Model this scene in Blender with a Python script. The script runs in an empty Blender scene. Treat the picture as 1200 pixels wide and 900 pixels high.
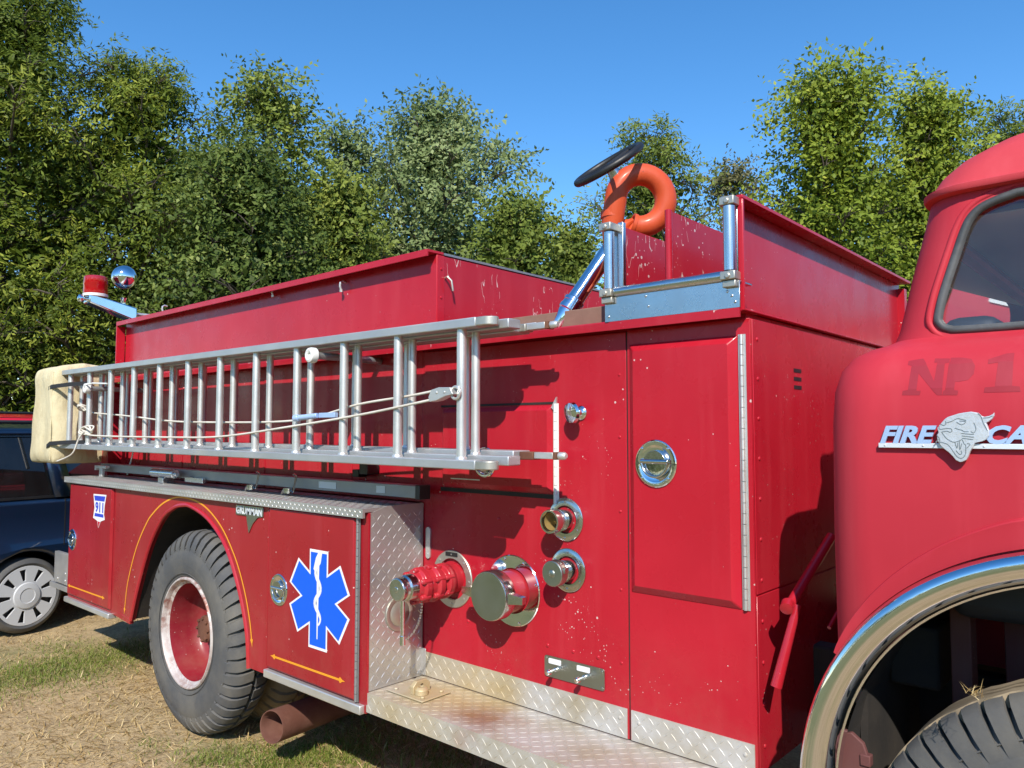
import bpy, bmesh, math, random
import numpy as np
from mathutils import Vector, Matrix, geometry
random.seed(7); RNG = np.random.default_rng(11)
PI = math.pi
SC = bpy.context.scene
COL = SC.collection

# ------------------------------------------------------------------ camera
F, PIT, YAW, H = 898.0, math.atan(55.5/898), math.radians(41.77), 1.6
FW = Vector((-math.sin(YAW)*math.cos(PIT), math.cos(YAW)*math.cos(PIT), math.sin(PIT)))
RT = Vector((math.cos(YAW), math.sin(YAW), 0)); UP = RT.cross(FW)
C0 = Vector((0, 0, H))
def ray(px, py): return FW + RT*((px-600)/F) - UP*((py-450)/F)
def at(px, py, y):          # point of the vertical plane Y = y
    d = ray(px, py); return C0 + d*((y-C0.y)/d.y)
def atx(px, py, x):
    d = ray(px, py); return C0 + d*((x-C0.x)/d.x)
def atz(px, py, z=0.0):
    d = ray(px, py); return C0 + d*((z-C0.z)/d.z)
def atd(px, py, w): return C0 + ray(px, py)*w

cd = bpy.data.cameras.new('camera'); cam = bpy.data.objects.new('camera', cd); COL.objects.link(cam)
cd.sensor_width = 36; cd.lens = 36*F/1200; cd.clip_start = .05; cd.clip_end = 2000
m = Matrix((RT, UP, -FW)).transposed().to_4x4(); m.translation = C0
cam.matrix_world = m
SC.camera = cam

# ------------------------------------------------------------------ light
SUN = Vector((.79, -1.0, 1.06)).normalized()
EL = math.asin(SUN.z); AZ = math.atan2(SUN.x, SUN.y)
ld = bpy.data.lights.new('sun', 'SUN'); ld.energy = 5.0; ld.angle = math.radians(.5); ld.color = (1, .93, .83)
lo = bpy.data.objects.new('sun', ld); COL.objects.link(lo)
lo.rotation_euler = SUN.to_track_quat('Z', 'Y').to_euler()
W = bpy.data.worlds.new('World'); SC.world = W; W.use_nodes = True
nt = W.node_tree; bg = nt.nodes['Background']
sky = nt.nodes.new('ShaderNodeTexSky'); sky.sky_type = 'NISHITA'; sky.sun_disc = False
sky.sun_elevation = EL; sky.sun_rotation = AZ; sky.altitude = 200; sky.air_density = 1.0; sky.dust_density = .15; sky.ozone_density = 3.0
hs = nt.nodes.new('ShaderNodeHueSaturation'); hs.inputs['Saturation'].default_value = 1.27; hs.inputs['Value'].default_value = 1.45
nt.links.new(sky.outputs[0], hs.inputs['Color']); nt.links.new(hs.outputs[0], bg.inputs[0]); bg.inputs[1].default_value = .13
SC.view_settings.view_transform = 'Standard'; SC.view_settings.look = 'None'
SC.view_settings.exposure = .22; SC.view_settings.gamma = 1
SC.cycles.max_bounces = 8; SC.cycles.transparent_max_bounces = 12
SC.cycles.caustics_reflective = False; SC.cycles.caustics_refractive = False
SC.cycles.use_denoising = True

# ------------------------------------------------------------------ materials
class NT:
    def __init__(s, name):
        s.m = bpy.data.materials.new(name); s.m.use_nodes = True; s.t = s.m.node_tree
        s.p = s.t.nodes['Principled BSDF']; s.out = s.t.nodes['Material Output']
    def n(s, typ, **kw):
        o = s.t.nodes.new(typ)
        for k, v in kw.items():
            if k.startswith('i_'):
                key = k[2:]; key = int(key) if key.isdigit() else key
                o.inputs[key].default_value = v
            else: setattr(o, k, v)
        return o
    def l(s, a, b): s.t.links.new(a, b)
    def coord(s):
        if not hasattr(s, '_c'): s._c = s.n('ShaderNodeTexCoord').outputs['Object']
        return s._c
    def scaled(s, sx, sy, sz):
        mp = s.n('ShaderNodeMapping'); mp.inputs['Scale'].default_value = (sx, sy, sz); s.l(s.coord(), mp.inputs[0]); return mp.outputs[0]
    def noise(s, scale, detail=4, rough=.55, vec=None):
        o = s.n('ShaderNodeTexNoise'); o.inputs['Scale'].default_value = scale; o.inputs['Detail'].default_value = detail
        o.inputs['Roughness'].default_value = rough; s.l(vec or s.coord(), o.inputs['Vector']); return o.outputs['Fac']
    def ramp(s, fac, stops):
        o = s.n('ShaderNodeValToRGB'); cr = o.color_ramp
        while len(cr.elements) < len(stops): cr.elements.new(.5)
        for e, (p, c) in zip(cr.elements, stops):
            e.position = p; e.color = (c, c, c, 1) if isinstance(c, (int, float)) else (*c, 1)
        s.l(fac, o.inputs[0]); return o.outputs[0]
    def mix(s, fac, a, b, mode='MIX'):
        o = s.n('ShaderNodeMix', data_type='RGBA', blend_type=mode)
        for sock, v in ((o.inputs[0], fac), (o.inputs[6], a), (o.inputs[7], b)):
            if isinstance(v, (int, float)): sock.default_value = v
            elif isinstance(v, tuple): sock.default_value = (*v, 1)
            else: s.l(v, sock)
        return o.outputs[2]
    def math(s, op, a, b=None):
        o = s.n('ShaderNodeMath', operation=op)
        for sock, v in ((o.inputs[0], a), (o.inputs[1], b)):
            if v is None: continue
            if isinstance(v, (int, float)): sock.default_value = v
            else: s.l(v, sock)
        return o.outputs[0]
    def bump(s, h, strength=.3, dist=.01):
        o = s.n('ShaderNodeBump'); o.inputs['Strength'].default_value = strength; o.inputs['Distance'].default_value = dist
        s.l(h, o.inputs['Height']); s.l(o.outputs[0], s.p.inputs['Normal'])
    def set(s, **kw):
        for k, v in kw.items():
            sock = s.p.inputs[k.replace('_', ' ')]
            if isinstance(v, (int, float)): sock.default_value = v
            elif isinstance(v, tuple): sock.default_value = (*v, 1) if len(v) == 3 else v
            else: s.l(v, sock)
        return s.m

def paint(name, c1, c2, rough, coat, chips=1.0, wav=.0, chipc=(.62, .45, .42), rv=.1, scratch=0, spec=.35):
    b = NT(name)
    col = b.mix(b.ramp(b.noise(1.7, 5), [(.3, 0), (.7, 1)]), c1, c2)
    col = b.mix(b.math('MULTIPLY', b.ramp(b.noise(.9, 4, .6), [(.42, 0), (.68, 1)]), .35), col, tuple(x*.80 for x in c2))
    gz = b.n('ShaderNodeNewGeometry'); sz = b.n('ShaderNodeSeparateXYZ'); b.l(gz.outputs['Position'], sz.inputs[0])
    low_ = b.math('MULTIPLY', b.ramp(sz.outputs[2], [(.40, .5), (.95, 0)]), b.ramp(b.noise(5, 6, .7), [(.42, 0), (.75, 1)]))
    col = b.mix(b.math('MULTIPLY', low_, .5), col, (.34, .20, .13))
    # vertical run marks and grime
    run = b.ramp(b.noise(3.0, 4, .6, b.scaled(4, 4, .35)), [(.50, 0), (.75, 1)])
    col = b.mix(b.math('MULTIPLY', run, .40), col, tuple(min(1, x*1.15+.03) for x in c2))
    if chips:
        v = b.n('ShaderNodeTexVoronoi', feature='F1'); v.inputs['Scale'].default_value = 34; b.l(b.coord(), v.inputs['Vector'])
        size = b.math('MULTIPLY', b.ramp(b.noise(2.6, 3), [(.42, 0), (.72, 1)]), .17*chips)
        sep = b.n('ShaderNodeSeparateColor'); b.l(v.outputs['Color'], sep.inputs[0])
        gate = b.math('GREATER_THAN', sep.outputs[0], .70)
        spot = b.math('MULTIPLY', b.math('LESS_THAN', v.outputs['Distance'], size), gate)
        col = b.mix(spot, col, chipc)
        v2 = b.n('ShaderNodeTexVoronoi', feature='F1'); v2.inputs['Scale'].default_value = 95; b.l(b.coord(), v2.inputs['Vector'])
        s2 = b.n('ShaderNodeSeparateColor'); b.l(v2.outputs['Color'], s2.inputs[0])
        sz2 = b.math('MULTIPLY', b.ramp(b.noise(3.1, 4, .65), [(.44, 0), (.70, 1)]), .30*chips)
        col = b.mix(b.math('MULTIPLY', b.math('MULTIPLY', b.math('LESS_THAN', v2.outputs['Distance'], sz2), b.math('GREATER_THAN', s2.outputs[1], .89)), .7), col, chipc)
    if scratch:
        sc = b.noise(5.5, 2, .5, b.scaled(1, 3.2, .8))
        band = b.math('LESS_THAN', b.math('ABSOLUTE', b.math('SUBTRACT', sc, .5)), .0034*scratch)
        gate = b.math('GREATER_THAN', b.noise(7, 2), .555)
        col = b.mix(b.math('MULTIPLY', band, gate), col, chipc)
    r = b.ramp(b.noise(6, 4), [(.3, max(.02, rough-rv)), (.75, rough+rv)])
    b.set(Base_Color=col, Roughness=r, Coat_Weight=coat, Coat_Roughness=max(.03, rough*.35)); b.p.inputs['Specular IOR Level'].default_value = spec
    if wav: b.bump(b.noise(2.2, 2), wav, .02)
    return b.m
M = {}
M['red'] = paint('red_gloss_paint', (.49, .016, .032), (.42, .011, .024), .30, .16, 1.0, .09, spec=.26)
M['red_scratched'] = paint('red_scratched_paint', (.45, .014, .028), (.38, .010, .022), .36, .12, 1.5, .06, scratch=1.6, spec=.3)
M['red_side'] = paint('red_side_paint', (.365, .017, .026), (.31, .013, .020), .32, .14, 1.1, .08, spec=.3)
M['red_roof'] = paint('chalky_roof_paint', (.58, .062, .075), (.50, .045, .058), .7, 0, .2, 0, rv=.05, chipc=(.35, .06, .06), spec=.25)
M['red_flat'] = paint('red_faded_paint', (.56, .036, .054), (.46, .024, .040), .60, 0, .35, .10, rv=.06, chipc=(.30, .05, .05), spec=.28)
M['red_plain'] = paint('red_part_paint', (.45, .014, .026), (.38, .010, .022), .35, .4, .6)
M['red_valve'] = paint('red_valve_paint', (.50, .03, .045), (.42, .02, .03), .35, .4, 1.3)
M['ghost'] = paint('old_lettering_red', (.28, .024, .036), (.38, .028, .042), .45, .1, 0, 0)
M['red_dusty'] = paint('dusty_red_paint', (.15, .038, .040), (.12, .060, .050), .7, 0, .6)
M['orange'] = paint('orange_pipe_paint', (.68, .098, .024), (.56, .070, .018), .55, .15, .8, .1, chipc=(.2, .05, .02))
M['lens'] = NT('red_lens').set(Base_Color=(.38, .004, .008), Roughness=.12, Coat_Weight=.5)

def metal(name, base, rough, noise=.0, dirt=0, dirtc=(.35, .25, .13), rv=.08, met=1.0):
    b = NT(name)
    r = b.ramp(b.noise(9, 5), [(.3, max(.02, rough-rv)), (.75, rough+rv)])
    col = b.mix(b.ramp(b.noise(5, 5), [(.35, 0), (.7, 1)]), base, tuple(x*(1-noise) for x in base))
    if dirt:
        d = b.ramp(b.noise(3.2, 6, .65), [(.48, 0), (.72, 1)])
        col = b.mix(b.math('MULTIPLY', d, dirt), col, dirtc)
        b.set(Metallic=b.math('SUBTRACT', met, b.math('MULTIPLY', d, dirt*met)))
    else: b.set(Metallic=met)
    b.set(Base_Color=col, Roughness=r)
    return b
M['chrome'] = metal('chrome', (.82, .83, .84), .06, .05, rv=.03).m
M['chrome_dull'] = metal('dull_chrome', (.60, .61, .58), .17, .15, .12, rv=.05).m
M['cap_face'] = metal('brushed_cap_metal', (.44, .46, .40), .36, .15, rv=.06).m
M['steel'] = metal('stainless_steel', (.62, .64, .66), .27, .1, rv=.05).m
M['alu'] = metal('weathered_aluminium', (.74, .735, .70), .46, .14, .22, (.50, .46, .40), met=.75).m
M['alu_rail'] = metal('rail_aluminium', (.50, .52, .53), .46, .14, .3, (.42, .40, .34), met=.6).m
M['alu_dark'] = metal('grey_aluminium', (.36, .37, .37), .5, .15, .2, (.25, .22, .18), met=.7).m
M['cast'] = metal('cast_fitting_metal', (.55, .53, .46), .45, .2, .3, (.3, .24, .15), met=.8).m
b = metal('diamond_plate_aluminium', (.60, .59, .565), .40, .12, .30, (.52, .44, .32), met=.7); M['plate'] = b.m
# running board: same plate with yellowed dirt and one rust stain
b = NT('stained_diamond_plate')
geo = b.n('ShaderNodeNewGeometry')
def spot(b, p, r0, r1, wob=.25):
    d = b.n('ShaderNodeVectorMath', operation='DISTANCE'); b.l(geo.outputs['Position'], d.inputs[0]); d.inputs[1].default_value = p
    dd = b.math('ADD', d.outputs['Value'], b.math('MULTIPLY', b.math('SUBTRACT', b.noise(9, 5, .65), .5), wob))
    return b.ramp(dd, [(r0, 1), (r1, 0)])
dirt = b.ramp(b.noise(4, 6, .7), [(.38, 0), (.68, 1)])
col = b.mix(dirt, (.60, .585, .55), (.43, .37, .26))
col = b.mix(b.math('MULTIPLY', spot(b, (-2.30, 2.12, .55), .06, .34), .8), col, (.56, .43, .22))
col = b.mix(b.math('MULTIPLY', spot(b, (-2.02, 2.10, .55), .02, .17), .75), col, (.27, .10, .045))
col = b.mix(b.math('MULTIPLY', spot(b, (-2.10, 2.275, .58), .02, .22), .6), col, (.52, .38, .15))
b.set(Base_Color=col, Metallic=.35, Roughness=b.ramp(b.noise(12, 4), [(.3, .42), (.7, .62)]))
M['plate_stained'] = b.m
def rubber(name, base, dust_haze, amt, rough=.75):
    b = NT(name); n_ = b.ramp(b.noise(5, 6, .65), [(.4, 0), (.75, 1)])
    b.set(Base_Color=b.mix(b.math('MULTIPLY', n_, amt), base, dust_haze), Roughness=rough); b.bump(b.noise(60, 3), .25, .003)
    return b.m
M['tyre'] = rubber('tyre_rubber', (.075, .076, .077), (.17, .155, .125), .75)
M['red_rim'] = paint('red_rim_paint', (.27, .012, .024), (.20, .014, .022), .4, .15, 1.2, chipc=(.4, .3, .27))

M['tyre_dusty'] = rubber('dusty_tread_rubber', (.22, .17, .11), (.38, .30, .19), .9, .9)
M['black'] = rubber('black_rubber', (.012, .012, .013), (.05, .05, .05), .3, .45)
M['dark'] = rubber('dirty_underbody', (.018, .016, .015), (.05, .04, .03), .7, .85)
M['gasket'] = rubber('grey_window_rubber', (.055, .058, .060), (.16, .165, .165), .8, .55)
M['rust'] = rubber('rust', (.11, .040, .022), (.22, .10, .055), .8, .85)
M['rust_pipe'] = rubber('rusty_exhaust', (.115, .042, .026), (.20, .095, .065), .9, .85)
M['canvas'] = rubber('cream_canvas', (.64, .56, .35), (.50, .41, .23), .7, .85)
bw = NT('canvas_cloth'); nw = bw.ramp(bw.noise(4, 6, .65), [(.4, 0), (.72, 1)]); bw.set(Base_Color=bw.mix(bw.math('MULTIPLY', nw, .8), (.66, .58, .37), (.47, .38, .21)), Roughness=.9); bw.bump(bw.math('ADD', bw.math('MULTIPLY', bw.noise(9, 4, .6, bw.scaled(1, 1, .45)), 1.0), bw.math('MULTIPLY', bw.noise(160, 2), .12)), .9, .02); M['canvas'] = bw.m
M['white'] = NT('white_plastic').set(Base_Color=(.78, .78, .75), Roughness=.4)
M['rope'] = rubber('rope_fibre', (.70, .66, .58), (.48, .44, .36), .8, .9)
M['wood'] = rubber('weathered_plank', (.25, .14, .10), (.16, .085, .06), .9, .8)
b = NT('worn_rim_enamel'); n_ = b.ramp(b.noise(16, 6, .7), [(.44, 0), (.56, 1)]); n2_ = b.ramp(b.noise(5, 3), [(.40, .25), (.65, 1)])
b.set(Base_Color=b.mix(b.math('MULTIPLY', n_, n2_), (.55, .50, .47), (.24, .085, .06)), Roughness=.5, Metallic=.15); M['worn_white'] = b.m
M['strap'] = NT('black_strap').set(Base_Color=(.02, .02, .022), Roughness=.7)
def flat(name, c, rough=.45): M[name] = NT(name).set(Base_Color=c, Roughness=rough); return M[name]
flat('decal_white', (.80, .80, .80)); flat('decal_blue', (.001, .105, .86), .55); flat('decal_navy', (.03, .06, .55)); flat('decal_red', (.55, .03, .05))
flat('pinstripe', (.80, .33, .02)); flat('label_black', (.015, .015, .015)); flat('hub_silver', (.52, .53, .54), .35)
flat('badge_line', (.17, .20, .21)); flat('seat_vinyl', (.018, .022, .035), .6); flat('headliner', (.62, .63, .65), .8)
M['badge'] = metal('badge_aluminium', (.74, .79, .84), .38, .08, met=.25).m
bb = metal('badge_cast', (.66, .70, .74), .36, .25, .12, (.45, .47, .48), met=.35); bb.bump(bb.noise(70, 4, .6), .35, .004); M['badge_cast'] = bb.m
M['letter_sky_tint'] = metal('sky_tinted_letter_metal', (.42, .58, .86), .35, .08, met=.25).m  # blue base colour paints in the sky mirrored by the letters
b = NT('van_blue_paint'); b.set(Base_Color=(.008, .022, .055), Metallic=.35, Roughness=.28, Coat_Weight=1.0, Coat_Roughness=.04); M['van'] = b.m
b = NT('red_car_paint'); b.set(Base_Color=(.62, .012, .03), Roughness=.3, Coat_Weight=.8); M['car_red'] = b.m
# window glass : thin pane, clear with a sky reflection
def glass(name, tint, mixv, dust_haze=.02):
    b = NT(name); t = b.n('ShaderNodeBsdfTransparent'); t.inputs[0].default_value = (*tint, 1)
    g = b.n('ShaderNodeBsdfGlossy'); g.inputs['Roughness'].default_value = .02
    fr = b.n('ShaderNodeFresnel'); fr.inputs[0].default_value = 1.5
    mx = b.n('ShaderNodeMixShader'); b.l(b.math('ADD', fr.outputs[0], mixv), mx.inputs[0]); b.l(t.outputs[0], mx.inputs[1]); b.l(g.outputs[0], mx.inputs[2])
    df = b.n('ShaderNodeBsdfDiffuse'); df.inputs[0].default_value = (.62, .64, .66, 1); m2 = b.n('ShaderNodeMixShader')  # dust film doubling as a painted veil of reflected sky haze
    b.l(b.math('MULTIPLY', b.ramp(b.noise(6, 5, .65), [(.3, .4), (.75, 1)]), dust_haze), m2.inputs[0]); b.l(mx.outputs[0], m2.inputs[1]); b.l(df.outputs[0], m2.inputs[2])
    b.l(m2.outputs[0], b.out.inputs[0]); return b.m
M['glass'] = glass('cab_glass', (.90, .93, .94), .03, .05)
M['glass_dark'] = glass('tinted_van_glass', (.10, .12, .13), .02)

def leafmat(name, c1, c2, c3):
    b = NT(name); a = b.n('ShaderNodeAttribute'); a.attribute_name = 'tint'
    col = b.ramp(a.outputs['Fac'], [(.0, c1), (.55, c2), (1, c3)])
    d = b.n('ShaderNodeBsdfTranslucent'); b.l(col, d.inputs[0])
    b.set(Base_Color=col, Roughness=.5); b.p.inputs['Specular IOR Level'].default_value = .16
    mx = b.n('ShaderNodeMixShader'); mx.inputs[0].default_value = .26
    b.l(b.p.outputs[0], mx.inputs[1]); b.l(d.outputs[0], mx.inputs[2]); b.l(mx.outputs[0], b.out.inputs[0]); return b.m
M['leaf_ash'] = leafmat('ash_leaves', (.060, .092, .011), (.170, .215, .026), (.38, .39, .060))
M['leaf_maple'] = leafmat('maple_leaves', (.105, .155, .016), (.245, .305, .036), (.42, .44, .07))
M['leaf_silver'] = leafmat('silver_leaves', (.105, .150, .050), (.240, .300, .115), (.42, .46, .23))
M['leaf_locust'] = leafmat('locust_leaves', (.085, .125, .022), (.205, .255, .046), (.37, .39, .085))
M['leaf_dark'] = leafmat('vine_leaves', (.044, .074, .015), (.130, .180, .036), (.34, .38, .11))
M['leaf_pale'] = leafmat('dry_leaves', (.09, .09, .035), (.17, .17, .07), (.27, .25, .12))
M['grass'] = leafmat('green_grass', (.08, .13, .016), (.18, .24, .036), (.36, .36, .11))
M['straw'] = leafmat('dry_straw', (.24, .15, .055), (.58, .42, .18), (.86, .69, .38))
b = NT('bark'); b.set(Base_Color=b.mix(b.noise(6, 6, .7, b.scaled(4, 4, .6)), (.055, .045, .035), (.16, .13, .10)), Roughness=.9); b.bump(b.noise(14, 6, .7, b.scaled(4, 4, .6)), .8, .03); M['bark'] = b.m
# ground
b = NT('dry_ground')
n1 = b.noise(.55, 6, .6); n2 = b.noise(7, 8, .7); n3 = b.noise(55, 4, .7)
col = b.mix(b.ramp(n2, [(.35, 0), (.65, 1)]), (.29, .20, .10), (.52, .38, .195))
col = b.mix(b.ramp(n3, [(.45, 0), (.7, 1)]), col, (.62, .46, .24))
col = b.mix(b.math('MULTIPLY', b.ramp(n1, [(.50, 0), (.62, 1)]), b.ramp(n2, [(.3, .3), (.6, .9)])), col, (.17, .19, .06))
sp_ = b.n('ShaderNodeSeparateXYZ'); b.l(b.coord(), sp_.inputs[0])
far_ = b.math('ADD', b.math('MULTIPLY', b.math('SUBTRACT', .6, sp_.outputs[1]), .6), b.math('MULTIPLY', b.math('SUBTRACT', n1, .5), 1.6))
mead = b.mix(b.ramp(n2, [(.35, 0), (.65, 1)]), (.085, .115, .030), (.20, .215, .075))
col = b.mix(b.math('MULTIPLY', b.ramp(far_, [(0, 0), (.6, 1)]), .85), col, mead)
b.set(Base_Color=col, Roughness=.95); b.bump(b.noise(40, 6, .7), .9, .02); M['ground'] = b.m

# ------------------------------------------------------------------ building helpers
def obj(name, bm, mat, parent=None, bev=0, smooth=True, label=None, ang=38, seg=2):
    me = bpy.data.meshes.new(name)
    if isinstance(bm, bmesh.types.BMesh):
        bmesh.ops.recalc_face_normals(bm, faces=bm.faces[:]) if not getattr(bm, 'keep', False) and name not in KEEP else None
        bm.to_mesh(me); bm.free()
    else: me = bm
    for x in (mat if isinstance(mat, (list, tuple)) else [mat]): me.materials.append(M[x] if isinstance(x, str) else x)
    o = bpy.data.objects.new(name, me); COL.objects.link(o)
    if smooth and len(me.polygons):
        me.polygons.foreach_set('use_smooth', [True]*len(me.polygons)); me.set_sharp_from_angle(angle=math.radians(ang))
    if bev:
        md = o.modifiers.new('bevel', 'BEVEL'); md.width = bev; md.segments = seg; md.limit_method = 'ANGLE'; md.angle_limit = math.radians(40)
        md.use_clamp_overlap = True; md.harden_normals = False
    if parent is not None:
        o.parent = parent
        if parent.type == 'EMPTY': o.matrix_parent_inverse = world_of(parent).inverted()
    if label: o['label'] = label
    return o
KEEP = set()
def world_of(e): return Matrix.Translation(e.location) @ e.rotation_euler.to_matrix().to_4x4()
def thing(name, label, cat, loc, group=None):
    o = bpy.data.objects.new(name, None); COL.objects.link(o); o.location = loc; o.empty_display_size = .2
    o['label'] = label; o['category'] = cat
    if group: o['group'] = group
    return o
def tag(o, label, cat, group=None, kind=None):
    o['label'] = label; o['category'] = cat
    if group: o['group'] = group
    if kind: o['kind'] = kind
    return o
def BM(): return bmesh.new()
def box(bm, x0, x1, y0, y1, z0, z1, mi=0):
    v = [bm.verts.new((x, y, z)) for x in (x0, x1) for y in (y0, y1) for z in (z0, z1)]
    for f in ((0, 1, 3, 2), (4, 6, 7, 5), (0, 4, 5, 1), (2, 3, 7, 6), (0, 2, 6, 4), (1, 5, 7, 3)):
        bm.faces.new([v[i] for i in f]).material_index = mi
    return v
def frame_of(axis):
    a = Vector(axis).normalized(); t = Vector((0, 0, 1)) if abs(a.z) < .9 else Vector((1, 0, 0))
    u = t.cross(a).normalized(); return a, u, a.cross(u)
def lathe(bm, o, axis, prof, seg=40, cap0=True, cap1=True, mi=0):
    o = Vector(o); a, u, v = frame_of(axis); rings = []
    for r, h in prof:
        rings.append([bm.verts.new(o + a*h + (u*math.cos(2*PI*k/seg) + v*math.sin(2*PI*k/seg))*r) for k in range(seg)])
    for A, B in zip(rings, rings[1:]):
        for k in range(seg):
            bm.faces.new((A[k], A[(k+1) % seg], B[(k+1) % seg], B[k])).material_index = mi
    if cap0: bm.faces.new(rings[0][::-1]).material_index = mi
    if cap1: bm.faces.new(rings[-1]).material_index = mi
def cyl(bm, p0, p1, r0, r1=None, seg=20, mi=0):
    p0, p1 = Vector(p0), Vector(p1); L = (p1-p0).length
    lathe(bm, p0, p1-p0, [(r0, 0), (r1 if r1 is not None else r0, L)], seg, mi=mi)
def tube(bm, pts, r, seg=10, closed=False, mi=0, caps=True):
    pts = [Vector(p) for p in pts]; n = len(pts); rs = r if isinstance(r, (list, tuple)) else [r]*n
    tang = []
    for i in range(n):
        a = pts[(i-1) % n] if closed or i > 0 else pts[i]; c = pts[(i+1) % n] if closed or i < n-1 else pts[i]
        tang.append((c-a).normalized())
    _, u, v = frame_of(tang[0]); rings = []
    for i in range(n):
        if i:
            q = tang[i-1].rotation_difference(tang[i]); u = q @ u
        u = (u - tang[i]*u.dot(tang[i])).normalized(); v = tang[i].cross(u)
        rings.append([bm.verts.new(pts[i] + (u*math.cos(2*PI*k/seg)+v*math.sin(2*PI*k/seg))*rs[i]) for k in range(seg)])
    pr_ = list(zip(rings, rings[1:])) + ([(rings[-1], rings[0])] if closed else [])
    for A, B in pr_:
        for k in range(seg): bm.faces.new((A[k], A[(k+1) % seg], B[(k+1) % seg], B[k])).material_index = mi
    if caps and not closed: bm.faces.new(rings[0][::-1]).material_index = mi; bm.faces.new(rings[-1]).material_index = mi
def tri2d(loops):
    polys = [[Vector((p[0], p[1], 0)) for p in lp] for lp in loops]
    return geometry.tessellate_polygon(polys)
def slab(bm, loops, fn, d0, d1, mi=0):
    """2-D outline (first loop, later loops are holes) extruded between offsets d0 and d1; fn(a, b, d) gives the point"""
    flat_ = [p for lp in loops for p in lp]; tris = tri2d(loops)
    for d, flip in ((d0, 0), (d1, 1)):
        vs = [bm.verts.new(fn(p[0], p[1], d)) for p in flat_]
        for t in tris:
            try: bm.faces.new([vs[i] for i in (t[::-1] if flip else t)]).material_index = mi
            except ValueError: pass
        if d == d0: va = vs
        else: vb = vs
    k = 0
    for lp in loops:
        n = len(lp)
        for i in range(n):
            j = (i+1) % n
            bm.faces.new((va[k+i], va[k+j], vb[k+j], vb[k+i])).material_index = mi
        k += n
XZ = lambda a, b, d: Vector((a, d, b))          # plane facing the camera side of the truck
YZ = lambda a, b, d: Vector((d, a, b))
XY = lambda a, b, d: Vector((a, b, d))
def rect(x0, x1, z0, z1): return [(x0, z0), (x1, z0), (x1, z1), (x0, z1)]
def rrect(x0, x1, z0, z1, r, n=6):
    out = []
    for cx, cz, a0 in ((x1-r, z0+r, -90), (x1-r, z1-r, 0), (x0+r, z1-r, 90), (x0+r, z0+r, 180)):
        out += [(cx+r*math.cos(math.radians(a0+90*i/n)), cz+r*math.sin(math.radians(a0+90*i/n))) for i in range(n+1)]
    return out
def circ(cx, cz, r, n=40): return [(cx+r*math.cos(2*PI*k/n), cz+r*math.sin(2*PI*k/n)) for k in range(n)]
def pan(bm, x0, x1, z0, z1, y, h, ch, mi=0):
    """raised door skin with a chamfered edge, front face at y-h"""
    a = [bm.verts.new(p) for p in ((x0, y, z0), (x1, y, z0), (x1, y, z1), (x0, y, z1))]
    c = [bm.verts.new(p) for p in ((x0+ch, y-h, z0+ch), (x1-ch, y-h, z0+ch), (x1-ch, y-h, z1-ch), (x0+ch, y-h, z1-ch))]
    bm.faces.new(c); bm.faces.new(a[::-1])
    for i in range(4): bm.faces.new((a[i], a[(i+1) % 4], c[(i+1) % 4], c[i]))
def rivet(bm, p, n, r=.006, h=.003, mi=0): lathe(bm, p, n, [(r, 0), (r*.85, h*.6), (r*.4, h)], 8, cap0=False, mi=mi)
def lozenges(bm, u0, u1, v0, v1, fn, pitch=.0275, L=.0155, w=.0030, h=.0014):
    """raised diamond tread: fn(u, v, height) -> point"""
    nu, nv = int((u1-u0)/pitch), int((v1-v0)/pitch)
    for i in range(nu):
        for j in range(nv):
            cu, cv = u0+(i+.5)*(u1-u0)/nu, v0+(j+.5)*(v1-v0)/nv
            s = 1 if (i+j) % 2 else -1; du, dv = .7071*L, .7071*L*s; pu, pv = -.7071*w*s, .7071*w
            q = [bm.verts.new(fn(cu+a, cv+c, hh)) for a, c, hh in ((-du, -dv, 0), (pu, pv, 0), (du, dv, 0), (-pu, -pv, 0), (-du*.45, -dv*.45, h), (du*.45, dv*.45, h))]
            for f in ((0, 4, 1), (4, 5, 1), (1, 5, 2), (2, 5, 3), (5, 4, 3), (3, 4, 0)): bm.faces.new([q[k] for k in f])
def text_bm(body, size, shear=0, extrude=0, bold=0):
    cu = bpy.data.curves.new('lettering', 'FONT'); cu.body = body; cu.size = size; cu.shear = shear; cu.extrude = extrude; cu.offset = bold
    cu.resolution_u = 3
    o = bpy.data.objects.new('lettering', cu); COL.objects.link(o)
    dg = bpy.context.evaluated_depsgraph_get(); me = bpy.data.meshes.new_from_object(o.evaluated_get(dg))
    bm = BM(); bm.from_mesh(me); bpy.data.objects.remove(o); bpy.data.meshes.remove(me); bpy.data.curves.remove(cu)
    return bm
def place_text(bm, x0, x1, z0, z1, y):
    """fit text (built in XY) into the box x0..x1, z0..z1 of the plane Y=y, front towards -Y"""
    xs = [v.co.x for v in bm.verts]; ys = [v.co.y for v in bm.verts]
    a, c, e, f = min(xs), max(xs), min(ys), max(ys)
    for v in bm.verts:
        v.co = Vector((x0+(v.co.x-a)/(c-a)*(x1-x0), y-v.co.z, z0+(v.co.y-e)/(f-e)*(z1-z0)))
    return bm
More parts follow.
